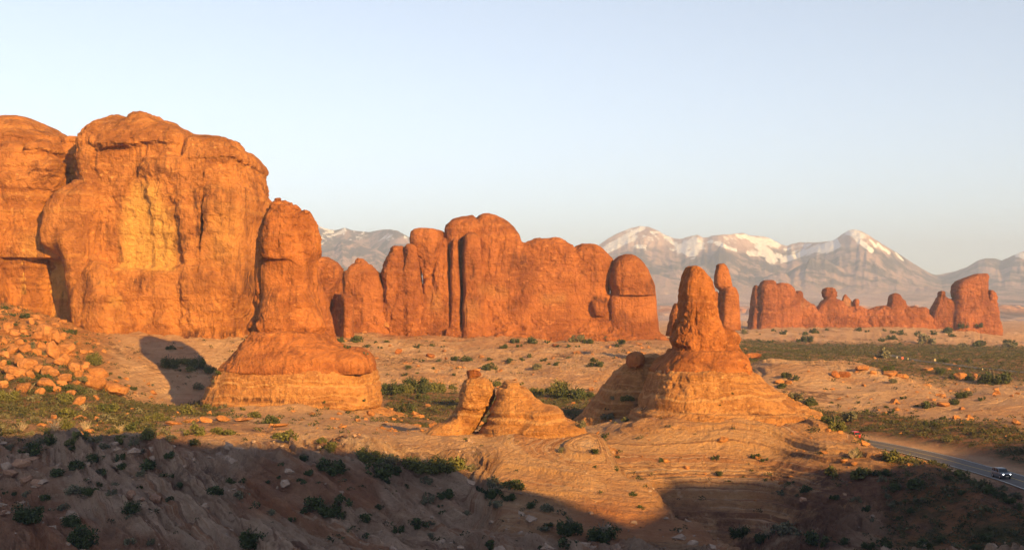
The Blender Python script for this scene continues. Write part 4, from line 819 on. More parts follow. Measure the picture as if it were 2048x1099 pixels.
for i, (px, py, w, h, lb, mt) in enumerate([
    (797,702,15,14,'round red boulder alone on the buff bench right of the tower pedestal','tower'),(861,711,19,10,'flat topped red boulder on the buff bench right of the round one','tower'),
    (772,648,15,17,'leaning pale split block at the foot of the butte behind the tower','boulder'),(729,664,10,7,'little pale stone on the red bench below the shaded wall','boulder'),
    (1507,712,34,14,'long red block resting on the smooth dome right of the spire','tower'),
    (263,989,21,21,'upright pale grey block in the shaded left foreground','boulder_grey'),(311,997,29,21,'rounded pale grey boulder beside the upright block in the shade','boulder_grey'),(284,998,13,10,'small flat stone between the two pale grey shaded boulders','boulder_grey'),
    (50,960,26,20,'pale tumbled block at the left edge of the shaded ledges','boulder_grey'),(71,966,26,17,'pale rounded block right beside the tumbled one on the shaded ledges','boulder_grey'),(42,925,42,20,'layered slab block jutting from the shaded ledge at far left','boulder_grey'),(62,917,26,10,'thin tilted slab leaning on the layered block at far left','boulder_grey'),(20,946,30,16,'low slab half buried at the left edge in the shade','boulder_grey'),(7,1026,18,14,'round stone cut by the left picture edge in the shade','boulder_grey'),
    (412,839,26,13,'sunlit ledge block standing on the lip of the near ledge','boulder'),(443,836,34,13,'widest sunlit block on the lip of the near ledge','boulder'),(380,841,34,10,'flat sunlit slab on the lip of the near ledge','boulder'),(344,845,36,9,'long sunlit slab ending the near ledge on its left','boulder'),(488,838,40,8,'thin sunlit slab ending the near ledge on its right','boulder'),(562,849,36,8,'pale thin slab beyond the right end of the near ledge','boulder'),
    (1764,911,24,9,'bright orange ledge block beside the road, behind a dry bush','boulder'),(1710,926,16,9,'sunlit cube of rock on the crest of the near dome','boulder'),(1688,921,16,8,'small sunlit slab left of the cube on the dome crest','boulder'),(1516,913,15,10,'lone sunlit block low on the spire dome between two bushes','boulder'),(1606,999,16,12,'pinkish block on the shaded part of the spire dome','boulder_grey'),
    (1672,749,18,16,'brown block among the broken ledges behind the smooth dome','tower'),(1690,748,26,15,'wide brown slab among the broken ledges behind the smooth dome','tower'),(1725,736,28,13,'orange slab topping the broken ledges behind the smooth dome','boulder'),(1748,744,16,10,'orange cube right of the slab topping the broken ledges','boulder'),(1782,746,32,13,'long orange ledge block right of the broken ledges','boulder'),(1805,752,26,11,'low orange slab ending the broken ledges on the right','boulder'),(1920,752,26,16,'orange outcrop block in the sage near the distant road','boulder'),(1857,738,20,8,'small orange hump beside the distant road','boulder'),(1952,751,9,11,'narrow upright orange stone near the distant road','boulder'),
    (1560,762,22,9,'pale slab in the notch between the two smooth domes','boulder'),(1578,764,18,8,'small pale slab right of another in the notch between the domes','boulder'),(1890,808,30,11,'flat pale block between bushes at the foot of the right domes','boulder'),
    (1170,678,22,9,'low red rubble block at the right foot of the central fin','mid'),(1215,678,26,10,'longer red rubble block at the right foot of the central fin','mid'),(1110,690,14,6,'small red stone on the plain below the central fin','mid')]):
    boulder(px, py, w, h, None, w*.8, mt, lb, seed=400+i*7, tilt=6*math.sin(i*2.3), sink=.15)

# ------------------------------------------------------------------ plants
def leaf_crown(name, seed, n, h, blobs, leaf=.10, flat=1.0, thin=0.0):
    """many small leaf faces spread through a lumpy crown one unit wide, h high, standing on z = 0"""
    r = np.random.RandomState(seed)
    cs = []
    for b in range(blobs):
        a = r.rand()*2*math.pi; q = r.rand()**.5*.42
        cs.append((q*math.cos(a), q*math.sin(a), h*(.22+.55*r.rand()*(1-q)), .09+.13*r.rand()))
    cs = np.array(cs); w = cs[:, 3]**2; w /= w.sum()
    i = r.choice(len(cs), n, p=w); d = r.randn(n, 3); d /= np.linalg.norm(d, axis=1)[:, None]
    rad = cs[i, 3]*(.35+.75*r.rand(n)**.6)*(1+.35*vn(d[:, 0]*2+b, d[:, 1]*2, d[:, 2]*2, seed))
    C = cs[i, :3]+d*rad[:, None]*np.array([1, 1, .95*flat])
    low = r.rand(n) < .25; C[low, 2] *= .45
    C[:, 2] = np.maximum(C[:, 2], .03)
    ang = r.rand(n)*2*math.pi; t = d*.55+r.randn(n, 3)*.6; t /= np.linalg.norm(t, axis=1)[:, None]
    u = np.cross(t, r.randn(n, 3)); u /= np.linalg.norm(u, axis=1)[:, None]; v = np.cross(t, u)
    s = leaf*(.5+.8*r.rand(n))[:, None]
    V = np.concatenate([C-u*s*.6, C+v*s*.5-u*.1*s, C+u*s*.7, C-v*s*.5], 0)
    Q = np.stack([np.arange(n), np.arange(n)+n, np.arange(n)+2*n, np.arange(n)+3*n], 1)
    return V, Q
def tubes(paths, sides=5):
    Vs, Qs = [], []
    for pts, rad in paths:
        pts = np.array(pts, float); b = sum(len(v) for v in Vs); m = len(pts)
        for k in range(m):
            t = pts[min(k+1, m-1)]-pts[max(k-1, 0)]; t /= np.linalg.norm(t)+1e-9
            a = np.cross(t, (.3, .9, .2)); a /= np.linalg.norm(a)+1e-9; c = np.cross(t, a)
            Vs.append(np.array([pts[k]+rad[k]*(a*math.cos(q)+c*math.sin(q)) for q in np.linspace(0, 2*math.pi, sides, endpoint=False)]))
        for k in range(m-1):
            for q in range(sides): Qs.append((b+k*sides+q, b+k*sides+(q+1) % sides, b+(k+1)*sides+(q+1) % sides, b+(k+1)*sides+q))
    return np.vstack(Vs), np.array(Qs)
def twigs(seed, n, h, spread, r0, lift=1.0, kinks=4):
    r = np.random.RandomState(seed); out = []
    for _ in range(n):
        a = r.rand()*2*math.pi; e = r.rand()**.6*spread; p = np.array([0, 0, -.06]); pts = [p]; m = kinks
        tgt = np.array([math.cos(a)*e, math.sin(a)*e, h*(.55+.45*r.rand())*lift])
        for k in range(1, m+1): pts.append(tgt*(k/m)+r.randn(3)*.035*(k < m+1)+np.array([0, 0, -.0]))
        out.append((pts, [r0*(1-.75*k/m) for k in range(m+1)]))
        for s_ in range(2):
            k = r.randint(1, m); q = pts[k]+r.randn(3)*np.array([.16, .16, .05])+np.array([0, 0, .12*h]); out.append(([pts[k], (pts[k]+q)/2+r.randn(3)*.02, q], [r0*.5, r0*.4, r0*.15]))
    return tubes(out, 4)
def datamesh(name, VQ, mat):
    o = mesh_np(name, VQ[0], VQ[1], mat, smooth=False); me = o.data; bpy.data.objects.remove(o); return me
PRO = {}
for mk in ('leaf_dark', 'leaf_olive', 'leaf_grey'):
    PRO['shrub', mk] = [datamesh('foliage', leaf_crown('f', 10+k, 620, .62+.1*(k % 3), 7+k, .085), M[mk]) for k in range(4)]
    PRO['small', mk] = [datamesh('desert_shrub', leaf_crown('f', 30+k, 380, .5+.08*k, 5+k, .09), M[mk]) for k in range(4)]
    PRO['tree', mk] = [datamesh('crown', leaf_crown('f', 50+k, 2400, (.66, .82, .60, .95)[k], 15+2*k, .055), M[mk]) for k in range(4)]
STEM = [datamesh('stem', twigs(70+k, 9, .55, .33, .018), M['stem']) for k in range(3)]
TRUNK = [datamesh('trunk', twigs(80+k, 5, .75, .26, .045), M['wood']) for k in range(3)]
DEAD = [datamesh('dead_shrub', twigs(90+k, 22, .8, .5, .020, kinks=5), M['dead']) for k in range(3)]

REG = [  # regions named by things one can find: (x0, x1, y0, y1, phrase)
 (0,260,600,700,'on the upper talus'),(0,260,700,800,'on the lower talus'),(0,330,800,872,'on the sunlit flat at far left'),(260,480,660,830,'on the pale slope under the cliff'),
 (330,640,800,862,'around the near ledge and tower pedestal'),(640,780,690,800,'on the tower pedestal side'),
 (640,860,655,700,'on the red bench behind the tower pedestal'),(860,1060,655,712,'on the plain below the central fin'),(1060,1360,655,712,'on the plain below the fin window'),
 (770,1000,700,765,'on the buff bench behind the hoodoo'),(1000,1200,700,765,'on the buff bench behind the layered knob'),(1200,1350,700,765,'on the buff bench left of the spire'),
 (760,905,755,850,'in the hollow between tower pedestal and hoodoo'),(905,1180,755,850,'in the hollow behind the layered knob'),(1100,1330,780,872,'below the ridge left of the spire'),
 (600,800,845,960,'in the gully below the tower pedestal'),(800,1010,845,960,'in the thicket below the hoodoo'),(1010,1330,845,990,'on the front dome'),
 (0,180,850,960,'among the shaded ledges at far left'),(180,360,850,960,'among the shaded ledges left of centre'),(360,600,862,960,'on the shaded slope below the near ledge'),
 (0,200,960,1110,'in the bottom left corner'),(200,400,960,1110,'in the shade near the grey boulders'),(400,600,960,1110,'on the shaded slabs of the lower left'),(600,800,960,1110,'in the shaded gully at bottom'),(800,1010,960,1110,'on the shaded slabs below the thicket'),(1010,1330,960,1110,'low on the shaded front dome'),
 (1330,1560,820,1000,'on the spire dome'),(1560,1760,880,1000,'on the dome crest by the road'),(1760,2048,890,1010,'on the shaded dome beside the road'),(1330,1700,1000,1110,'in the shaded gully between the domes'),(1700,2048,1000,1110,'on the shaded dome in the bottom right'),
 (1400,1560,590,860,'on and beside the spire cone'),(1480,1780,640,692,'on the far pink apron below the dome wall'),(1780,2048,640,692,'on the far pink apron below the tall butte'),(1480,1780,692,765,'in the sage before the broken ledges'),(1780,2048,692,765,'in the sage by the distant road'),
 (1560,1720,760,880,'in the notch right of the spire cone'),(1720,1860,760,860,'on the smooth right hand domes'),(1860,2048,760,870,'among the domes at the right edge'),(1680,2048,840,935,'beside the bend of the road'),(1330,1480,590,720,'behind the spire'),(600,860,600,660,'below the buttes behind the tower')]
def region(px, py):
    for x0, x1, y0, y1, ph in REG:
        if x0 <= px < x1 and y0 <= py < y1: return ph
    return 'out on the open desert floor'
VEG = []
def addveg(kind, lst):
    for q in lst: VEG.append([q[3] if len(q) > 3 else kind, q[0], q[1], min(q[2], 62)])
# kinds: d dark shrub, o olive shrub, g grey shrub, t dark juniper, y olive juniper, x dead shrub
addveg('d', zone(0, 780, 2.926, [(160,370,150),(300,320,110),(570,420,120,'t'),(440,465,110),(580,490,80),(720,465,80),(850,460,120),(830,500,70,'g'),(690,410,70),(840,370,70,'g'),(1000,395,80),(1130,260,120,'o'),(1150,320,90),(430,345,60),(530,610,100,'t'),(590,560,50),(680,555,50,'g'),(640,610,70,'g'),(260,645,80),(160,620,70,'g'),(90,610,50),(30,605,40),(330,500,110),(430,600,120,'g'),(370,700,80,'g'),(160,770,180,'t'),(420,795,110,'t'),(760,720,100,'t'),(740,750,50,'g'),(990,650,60),(1060,565,60),(960,500,50),(1010,505,60),(820,570,40),(1260,610,110),(1420,540,60),(1350,545,70),(1410,630,110,'g'),(1640,440,45),(1780,400,70,'g'),(1810,495,50),(1755,535,50),(1640,515,40),(1570,540,40),(1580,725,70,'g'),(1720,770,60),(1840,700,150),(1930,730,120),(1880,460,150),(2000,480,90),(1980,650,90),(2010,750,70),(1470,930,300,'t'),(460,950,300,'t'),(770,900,80,'g'),(870,900,60,'g'),(1940,340,80,'o'),(1690,290,120,'o'),(1620,280,70,'o'),(1885,300,60,'g'),(1270,255,90,'o'),(1345,257,80,'o'),(1490,160,90,'o'),(1580,195,100),(1420,115,40,'o'),(1110,140,110,'o'),(1210,115,70,'o'),(1300,105,50,'g'),(1365,122,30,'o'),(950,180,70,'o'),(860,290,90,'y'),(700,310,100,'o'),(1060,240,50,'g'),(950,260,80,'g'),(770,320,70,'g'),(600,340,80,'g'),(240,310,80,'g'),(60,350,70,'g'),(1000,300,90,'g')]))
addveg('o', zone(0, 780, 2.926, [(620,130,110,'y'),(620,190,120,'g'),(380,160,120),(380,230,90,'y'),(320,105,40),(50,62,110,'y'),(380,70,110),(20,165,60,'g'),(110,180,40),(210,180,60,'g'),(250,120,40),(40,250,90,'g'),(120,240,90,'x'),(320,240,110,'x'),(490,290,120),(700,245,80,'x'),(790,240,120,'d'),(660,250,70),(560,300,90,'g'),(300,290,110),(420,320,90),(180,262,60,'g'),(500,240,80,'x'),(880,180,80),(930,165,60,'y'),(840,215,70,'g')]))
addveg('d', zone(0, 600, 4.227, [(60,78,80),(110,135,60),(210,150,90),(110,213,60),(270,268,50),(190,308,55,'g'),(240,308,50),(205,350,45),(275,400,80,'g'),(360,370,60),(345,470,90,'g'),(50,545,80),(240,224,35),(370,550,50,'g'),(510,578,60,'g'),(380,675,130,'t'),(610,655,50),(680,685,90,'g'),(180,695,80),(230,668,60,'g'),(560,760,120),(660,795,150),(760,800,120,'g'),(390,770,110),(800,550,140,'y'),(650,374,70,'g'),(545,275,80),(625,292,90),(925,630,50),(1005,655,40),(1130,760,60,'t'),(1060,722,30),(890,950,150,'d'),(890,1035,170,'g'),(1150,960,130,'g'),(555,860,150,'o'),(290,855,120,'g'),(700,930,100,'x'),(240,770,120,'x'),(310,1035,80,'g')]))
addveg('d', zone(0, 500, 2.891, [(975,682,110,'t'),(1060,655,80,'y'),(1140,685,110,'t'),(1100,702,70,'o'),(1215,708,70,'t'),(1270,715,50),(1040,697,30),(990,572,60),(1150,802,70,'g'),(1240,765,40,'g'),(870,783,40,'g'),(690,742,30),(1870,885,40)]))
addveg('d', zone(600, 650, 2.447, [(115,378,35),(312,371,30),(540,208,40),(510,248,35),(200,83,50),(275,85,70),(230,112,45),(320,108,40),(390,113,30),(430,83,30),(315,143,35,'g'),(370,87,25),(570,112,40),(650,103,40),(700,108,25),(760,172,50),(815,175,60),(930,218,80),(925,173,40),(885,158,30),(1030,183,60),(1160,213,60,'g'),(1090,173,35),(1125,158,35),(1050,87,45,'t'),(1140,88,60),(1000,112,50),(1075,107,35),(1210,87,35),(1265,107,30),(1310,107,35),(1360,107,30),(1410,88,55,'t'),(1345,80,80,'g'),(1505,72,40),(1575,92,55),(1550,107,30),(1440,178,50),(1420,203,50),(1465,203,55),(1310,162,25),(1260,197,40),(1215,192,25),(1190,177,40),(650,212,25),(570,237,20),(750,247,25),(770,212,20),(675,178,25),(600,178,30),(560,168,25),
 (520,332,80,'y'),(560,312,110,'t'),(455,337,110,'t'),(415,332,80,'t'),(600,332,70,'t'),(660,327,110,'y'),(750,312,50,'o'),(515,428,90),(600,362,60),(1160,342,80,'y'),(1270,352,100,'y'),(1340,362,120,'t'),(1230,332,70,'t'),(1400,352,80,'t'),(1080,292,40,'o'),(965,300,60,'o'),(935,275,30),(1320,432,40,'o'),
 (330,668,120,'y'),(430,693,150,'g'),(380,743,180),(540,703,120,'o'),(620,713,150,'y'),(700,718,130,'y'),(760,703,120,'o'),(840,713,70,'g'),(480,733,90),(140,618,60,'o'),(105,573,50,'o'),(50,733,60),(150,723,140),(20,663,50),(125,703,50),(10,773,40),(85,773,25),(615,773,70,'g'),(520,793,40),(430,773,50),(720,843,100),(615,868,80,'g'),(390,898,60),(50,913,120),(200,883,100),(140,933,110,'t'),(940,843,100,'t'),(960,793,100,'g'),(1050,803,120),(1030,853,80),(870,813,50),(960,888,80,'g'),(690,923,40),(810,925,50,'g'),(690,888,40),(320,963,80),(470,1013,70),(580,993,100),(650,973,40,'g'),(750,1063,30,'g'),(320,1038,50),(640,1038,50,'g'),(940,1098,90),(1215,983,50),(1190,1003,60,'g'),(1320,1023,120,'t'),(1480,1063,150,'t'),(1210,913,80,'g'),(1130,893,60),(1310,1095,110),(1180,1093,40),(990,958,30),(1440,697,25),(1550,707,30),(1445,628,55),(1550,648,35),(1280,618,50,'g'),(805,558,25,'o'),(1665,898,40),(1630,833,35),(1370,498,60,'g'),(1490,548,40),(1500,458,60,'g'),(1595,473,50,'o'),(1500,413,30),(1535,363,40,'g'),(1610,368,60,'o')]))
addveg('d', zone(1200, 500, 2.198, [(265,928,40),(505,922,40),(685,912,45),(725,927,40),(525,990,45),(570,1022,30),(668,970,20),(730,1012,25),(840,1027,40),(905,1062,60),(870,1082,25,'g'),(795,1077,40,'g'),(1030,992,90,'o'),(1150,1003,110,'o'),(1240,988,70),(1240,1017,50,'g'),(1310,1048,70),(1390,1048,90),(1300,932,100,'o'),(1130,912,70,'g'),(1110,915,60,'x'),(1075,922,25),(1490,967,25),(1530,1008,40),(1590,1072,50),(1600,1003,80,'o'),(1030,1092,40),(140,1077,30),(70,968,25),(75,912,30),(40,743,50,'g'),(115,753,35,'o'),(120,663,50,'o'),(585,632,15),(530,682,15),(910,683,80),(860,663,80,'g'),(935,683,60,'o'),(1020,672,25),(1140,672,20),(1335,653,35),(1265,692,30),(1180,672,15),(1020,765,80,'t'),(1035,792,90,'y'),(1100,748,80,'g'),(1170,793,50),(1095,798,35,'g'),(1450,772,60,'t'),(1450,693,70),(1510,743,40),(1390,687,30),(1395,732,20),(1370,717,20),(1280,717,40),(1180,717,40),(990,612,20),(1095,607,20),(800,607,50),(860,572,40),(820,562,60),(1510,493,50,'t'),(1625,493,40),(1500,543,45,'t'),(1550,563,60),(1630,573,50),(1740,590,110,'t'),(1690,588,60),(1260,533,60),(1290,583,50,'g'),(1240,473,80,'g'),(1430,413,90,'g'),(1670,423,60),(910,403,50,'t'),(880,403,40),(1290,393,50),(1330,373,40),(1250,398,40,'g'),(1400,378,30),(1530,365,50),(1600,433,60,'g'),(1800,428,60,'g'),(1590,650,50,'t'),(1560,680,60),(1620,640,50,'g'),(1680,660,40)]))
addveg('d', zone(1450, 880, 3.425, [(390,362,40),(755,402,70),(900,422,80,'g'),(980,487,85),(1285,492,75),(1385,527,35),(1200,537,60),(1000,557,80,'g'),(1115,387,60,'g'),(1230,417,40,'o'),(1300,422,50,'g'),(1140,452,90,'g'),(1480,693,80),(1790,693,100),(1730,752,80),(1370,755,120),(980,742,90,'t'),(810,703,100),(1090,755,120),(620,703,160),(300,660,150,'x'),(250,703,120,'t'),(100,663,150,'t'),(430,643,200,'g'),(700,723,120),(1550,382,55),(1625,367,60),(1530,267,60),(1500,402,30),(1650,272,60,'o'),(1720,320,90),(1800,360,110),(1880,400,110),(1960,430,90),(2010,470,80),(1900,340,90,'g'),(2000,400,100,'g')]))
addveg('d', zone(1480, 530, 3.606, [(240,475,50),(310,500,60),(480,545,80),(470,505,60),(540,490,70),(220,560,60),(150,550,50),(40,495,70,'g'),(860,475,60),(920,482,40),(1045,475,40),(1120,490,60),(1165,480,50),(1020,550,60),(1070,520,40),(1280,500,50),(1400,500,60),(1490,485,90),(1540,515,60),(1610,450,70,'t'),(1720,445,80),(1740,580,90),(1960,580,90),(1150,575,40),(630,470,40)]))
kinds = {'d': ('desert_shrub', 'dark green shrub', 'leaf_dark'), 'o': ('desert_shrub', 'olive shrub', 'leaf_olive'), 'g': ('sagebrush', 'grey-green sagebrush', 'leaf_grey'),
         't': ('juniper_tree', 'dark green juniper', 'leaf_dark'), 'y': ('juniper_tree', 'olive juniper', 'leaf_olive'), 'x': ('dead_shrub', 'bleached dead shrub', None)}
placed = []
for i, (k, px, py, w) in enumerate(VEG):
    if py > 1096: py = 1096
    hit = pick(px, py)
    if hit is None or hit[1] > 1300: continue
    placed.append((k, px, py, w, w/F*hit[1], hit))
sz = lambda k, m: (('tall' if m > 4.6 else 'low') if k in 'ty' else ('big' if m > 3.6 else 'mid-sized' if m > 1.9 else 'small'))
placed.sort(key=lambda p: p[1]); cnt = {}; tot = {}
def key(p): return (kinds[p[0]][1], sz(p[0], p[4]), region(p[1], p[2]))
for p in placed: tot[key(p)] = tot.get(key(p), 0)+1
rv = np.random.RandomState(12)
GRP = {'desert_shrub': 'shrubs scattered over the rock', 'sagebrush': 'sagebrush scattered over the desert', 'juniper_tree': 'junipers growing in the hollows', 'dead_shrub': 'dead shrubs on the flat'}
for i, p in enumerate(placed):
    k, px, py, wpx, m, hit = p; nm, desc, mat = kinds[k]; kk = key(p); cnt[kk] = cnt.get(kk, 0)+1
    lab = f'{kk[1]} {desc} {kk[2]}' if tot[kk] == 1 else f'{kk[1]} {desc} {kk[2]}, {ORD[cnt[kk]-1]} from left'
    while len(lab.replace('-', ' ').split()) > 16: lab = lab.replace(' '+desc.split()[0]+' ', ' ', 1) if desc.split()[0] in lab else lab.replace('the ', '', 1)
    loc = (hit[0], hit[1]+m*.1, hit[2]-.06*m); rz = rv.rand()*6.28; hs = .85+.35*rv.rand()
    sc = (m*1.05, m*1.05, m*hs*(1.0 if k in 'ty' else .95))
    j = rv.randint(4)
    if k in 'ty':
        o = empty(nm, loc, rz); o.scale = sc
        for part, me in (('trunk', TRUNK[j % 3]), ('crown', PRO['tree', mat][j])):
            c = bpy.data.objects.new(part, me); col.objects.link(c); c.parent = o
    elif k == 'x':
        o = bpy.data.objects.new(nm, DEAD[j % 3]); col.objects.link(o); o.location = loc; o.rotation_euler[2] = rz; o.scale = sc
    elif wpx > 19:
        o = empty(nm, loc, rz); o.scale = sc
        for part, me in (('stem', STEM[j % 3]), ('foliage', PRO['shrub', mat][j])):
            c = bpy.data.objects.new(part, me); col.objects.link(c); c.parent = o
    else:
        o = bpy.data.objects.new(nm, PRO['small', mat][j]); col.objects.link(o); o.location = loc; o.rotation_euler[2] = rz; o.scale = sc
    tag(o, lab, {'desert_shrub': 'shrub', 'sagebrush': 'sagebrush', 'juniper_tree': 'juniper', 'dead_shrub': 'dead shrub'}[nm], GRP[nm])

# low scrub nobody could count: one object
def build_scrub():
    r = np.random.RandomState(77)
    n = 140000
    Yd = np.exp(math.log(172)+r.rand(n)*(math.log(930)-math.log(172))); px = -40+r.rand(n)*2130
    x = ((px-1024)/F*Yd*S).astype(np.float32); y = (Yd*S).astype(np.float32)
    h, st_, sg, rdm, near, rf = ground_eval(x, y)
    dens = np.clip(sg*1.0+.06*rdm*(Yd > 430)+.030+.28*ground_eval.talus+.030*(Yd > 390)*(fbm(x*.03, y*.03, 0, 3, 88) > .0), 0, 1)*np.where(rf > .05, 0, 1)*np.clip(Yd/420, .45, 1)
    keep = r.rand(n) < dens*.75
    x, y, h = x[keep], y[keep], h[keep]; m = len(x)
    w = (.45+1.5*r.rand(m)**3)*(1+.3*(y > 590))
    Vs, Qs = [], []; k = 22
    c = r.randn(m, k, 3); c /= np.linalg.norm(c, axis=2)[:, :, None]; c[:, :, 2] = np.abs(c[:, :, 2])*.75
    C = c*(.35+.3*r.rand(m, k, 1))*w[:, None, None]; C[:, :, 2] += .06
    t = r.randn(m, k, 3); t /= np.linalg.norm(t, axis=2)[:, :, None]; u = np.cross(t, r.randn(m, k, 3)); u /= np.linalg.norm(u, axis=2)[:, :, None]
    s = .17*w[:, None, None]*(.6+.8*r.rand(m, k, 1))
    O = np.stack([x, y, h], 1)[:, None, :]
    A = O+C-u*s; B = O+C+u*s*.8+t*s*.3; D = O+C+t*s*1.1
    V = np.stack([A, B, D], 2).reshape(-1, 3); Q = np.arange(len(V)).reshape(-1, 3)
    o = mesh_np('low_scrub', V, Q, M['scrub'], smooth=False); tag(o, 'low grey-green scrub covering the flats between the rocks', 'scrub', kind='stuff')
def build_rubble():
    r = np.random.RandomState(31)
    n = 26000; px = -40+r.rand(n)*2130; Yd = np.exp(math.log(165)+r.rand(n)*(math.log(620)-math.log(165)))
    x = ((px-1024)/F*Yd*S).astype(np.float32); y = (Yd*S).astype(np.float32)
    h, st_, sg, rdm, near, rf = ground_eval(x, y)
    w = .10+.30*np.clip(fbm(x*.03, y*.03, 0, 4, 66)*2, 0, 1)
    w = np.maximum(w, .95*sstep(300, 325, Yd)*(1-sstep(425, 445, Yd))*(1-sstep(130, 250, px-(Yd-380)*.3)))
    keep = (r.rand(n) < w*.55*(1-.8*sg)) & (rf < .01)
    x, y, h, Yd = x[keep], y[keep], h[keep], Yd[keep]; m = len(x)
    t = (1+5**.5)/2
    I = np.array([(-1,t,0),(1,t,0),(-1,-t,0),(1,-t,0),(0,-1,t),(0,1,t),(0,-1,-t),(0,1,-t),(t,0,-1),(t,0,1),(-t,0,-1),(-t,0,1)])/1.9
    T = np.array([(0,11,5),(0,5,1),(0,1,7),(0,7,10),(0,10,11),(1,5,9),(5,11,4),(11,10,2),(10,7,6),(7,1,8),(3,9,4),(3,4,2),(3,2,6),(3,6,8),(3,8,9),(4,9,5),(2,4,11),(6,2,10),(8,6,7),(9,8,1)])
    s = (.14+.75*r.rand(m)**3.5)*np.where(Yd > 290, 1.45, 1.0)
    V = I[None]*(1+.35*r.randn(m, 12, 1))*s[:, None, None]*np.array([1.2, 1.0, .75])
    a = r.rand(m)*6.28; ca, sa = np.cos(a)[:, None], np.sin(a)[:, None]
    V = np.stack([V[:, :, 0]*ca-V[:, :, 1]*sa, V[:, :, 0]*sa+V[:, :, 1]*ca, V[:, :, 2]], 2)
    V = V+np.stack([x, y, h+s*.2], 1)[:, None]
    Q = (T[None]+12*np.arange(m)[:, None, None]).reshape(-1, 3)
    o = mesh_np('rubble', V.reshape(-1, 3), Q, M['rubble'], smooth=False, attrs={'pale': np.repeat(1-sstep(212, 222, Yd), 12)}); tag(o, 'small angular rubble strewn over talus and ledges', 'rubble', kind='stuff')
build_rubble()
def scrub_mat():
    t = NT('scrub_foliage'); p = t.pos()
    c = t.mix(t.mapr(t.noise(p, .5, 2), .35, .65), (.045, .050, .024), (.105, .095, .048))
    return t.fin(c, .9, .1)
M['scrub'] = scrub_mat()
build_scrub()
print('plants', len(placed), {k: sum(1 for p in placed if kinds[p[0]][0] == k) for k in GRP})

# ------------------------------------------------------------------ cars and signs
M['tyre'] = plain('black_tyre', (.02, .02, .02), .85, .2); M['rim'] = plain('alloy_rim', (.5, .5, .52), .35, .5, .8)
M['glass'] = plain('dark_car_glass', (.02, .025, .03), .08, .6); M['lamp'] = plain('lit_headlight', (.9, .9, .9), .3, .5, 0, (1, .97, .92), 9.0)
M['trim'] = plain('black_plastic_trim', (.03, .03, .03), .6, .3); M['plate'] = plain('licence_plate', (.7, .62, .5), .5, .3); M['tail'] = plain('red_tail_lamp', (.4, .02, .02), .3, .5)
M['silver'] = plain('dark_silver_paint', (.16, .18, .22), .28, .6, .3); M['red'] = plain('red_paint', (.55, .03, .03), .3, .6)
M['post'] = plain('sign_post_steel', (.30, .27, .24), .6, .3); M['sign'] = plain('pale_sign_panel', (.36, .30, .2), .5, .3); M['signred'] = plain('red_sign_panel', (.6, .10, .06), .5, .3)
def loft(secs):
    n = len(secs[0]); V = np.array([p for s in secs for p in s], float); Q = []
    for i in range(len(secs)-1):
        for j in range(n): Q.append((i*n+j, i*n+(j+1) % n, (i+1)*n+(j+1) % n, (i+1)*n+j))
    c0, c1 = len(V), len(V)+1; V = np.vstack([V, np.mean(secs[0], 0), np.mean(secs[-1], 0)])
    for j in range(n): Q.append((c0, (j+1) % n, j, j)); b = (len(secs)-1)*n; Q.append((c1, b+j, b+(j+1) % n, b+(j+1) % n))
    return V, Q
def poly_obj(name, V, Q, mat, parent, smooth=False):
    me = bpy.data.meshes.new(name); me.from_pydata([tuple(v) for v in V], [], [tuple(dict.fromkeys(q)) for q in Q]); me.update()
    for pl_ in me.polygons: pl_.use_smooth = smooth
    me.materials.append(mat); o = bpy.data.objects.new(name, me); col.objects.link(o); o.parent = parent; return o
def ring(y, hw, z0, z1, r=.12):
    """rounded cross-section of the body at station y (front is -y)"""
    pts = []
    for cx, cz, a0 in ((hw-r, z1-r, 0), (-hw+r, z1-r, 90), (-hw+r*.5, z0+r*.5, 180), (hw-r*.5, z0+r*.5, 270)):
        for k in range(4):
            a = R(a0+30*k); rr = r if a0 < 180 else r*.5; pts.append((cx+rr*math.cos(a), y, cz+rr*math.sin(a)))
    return pts
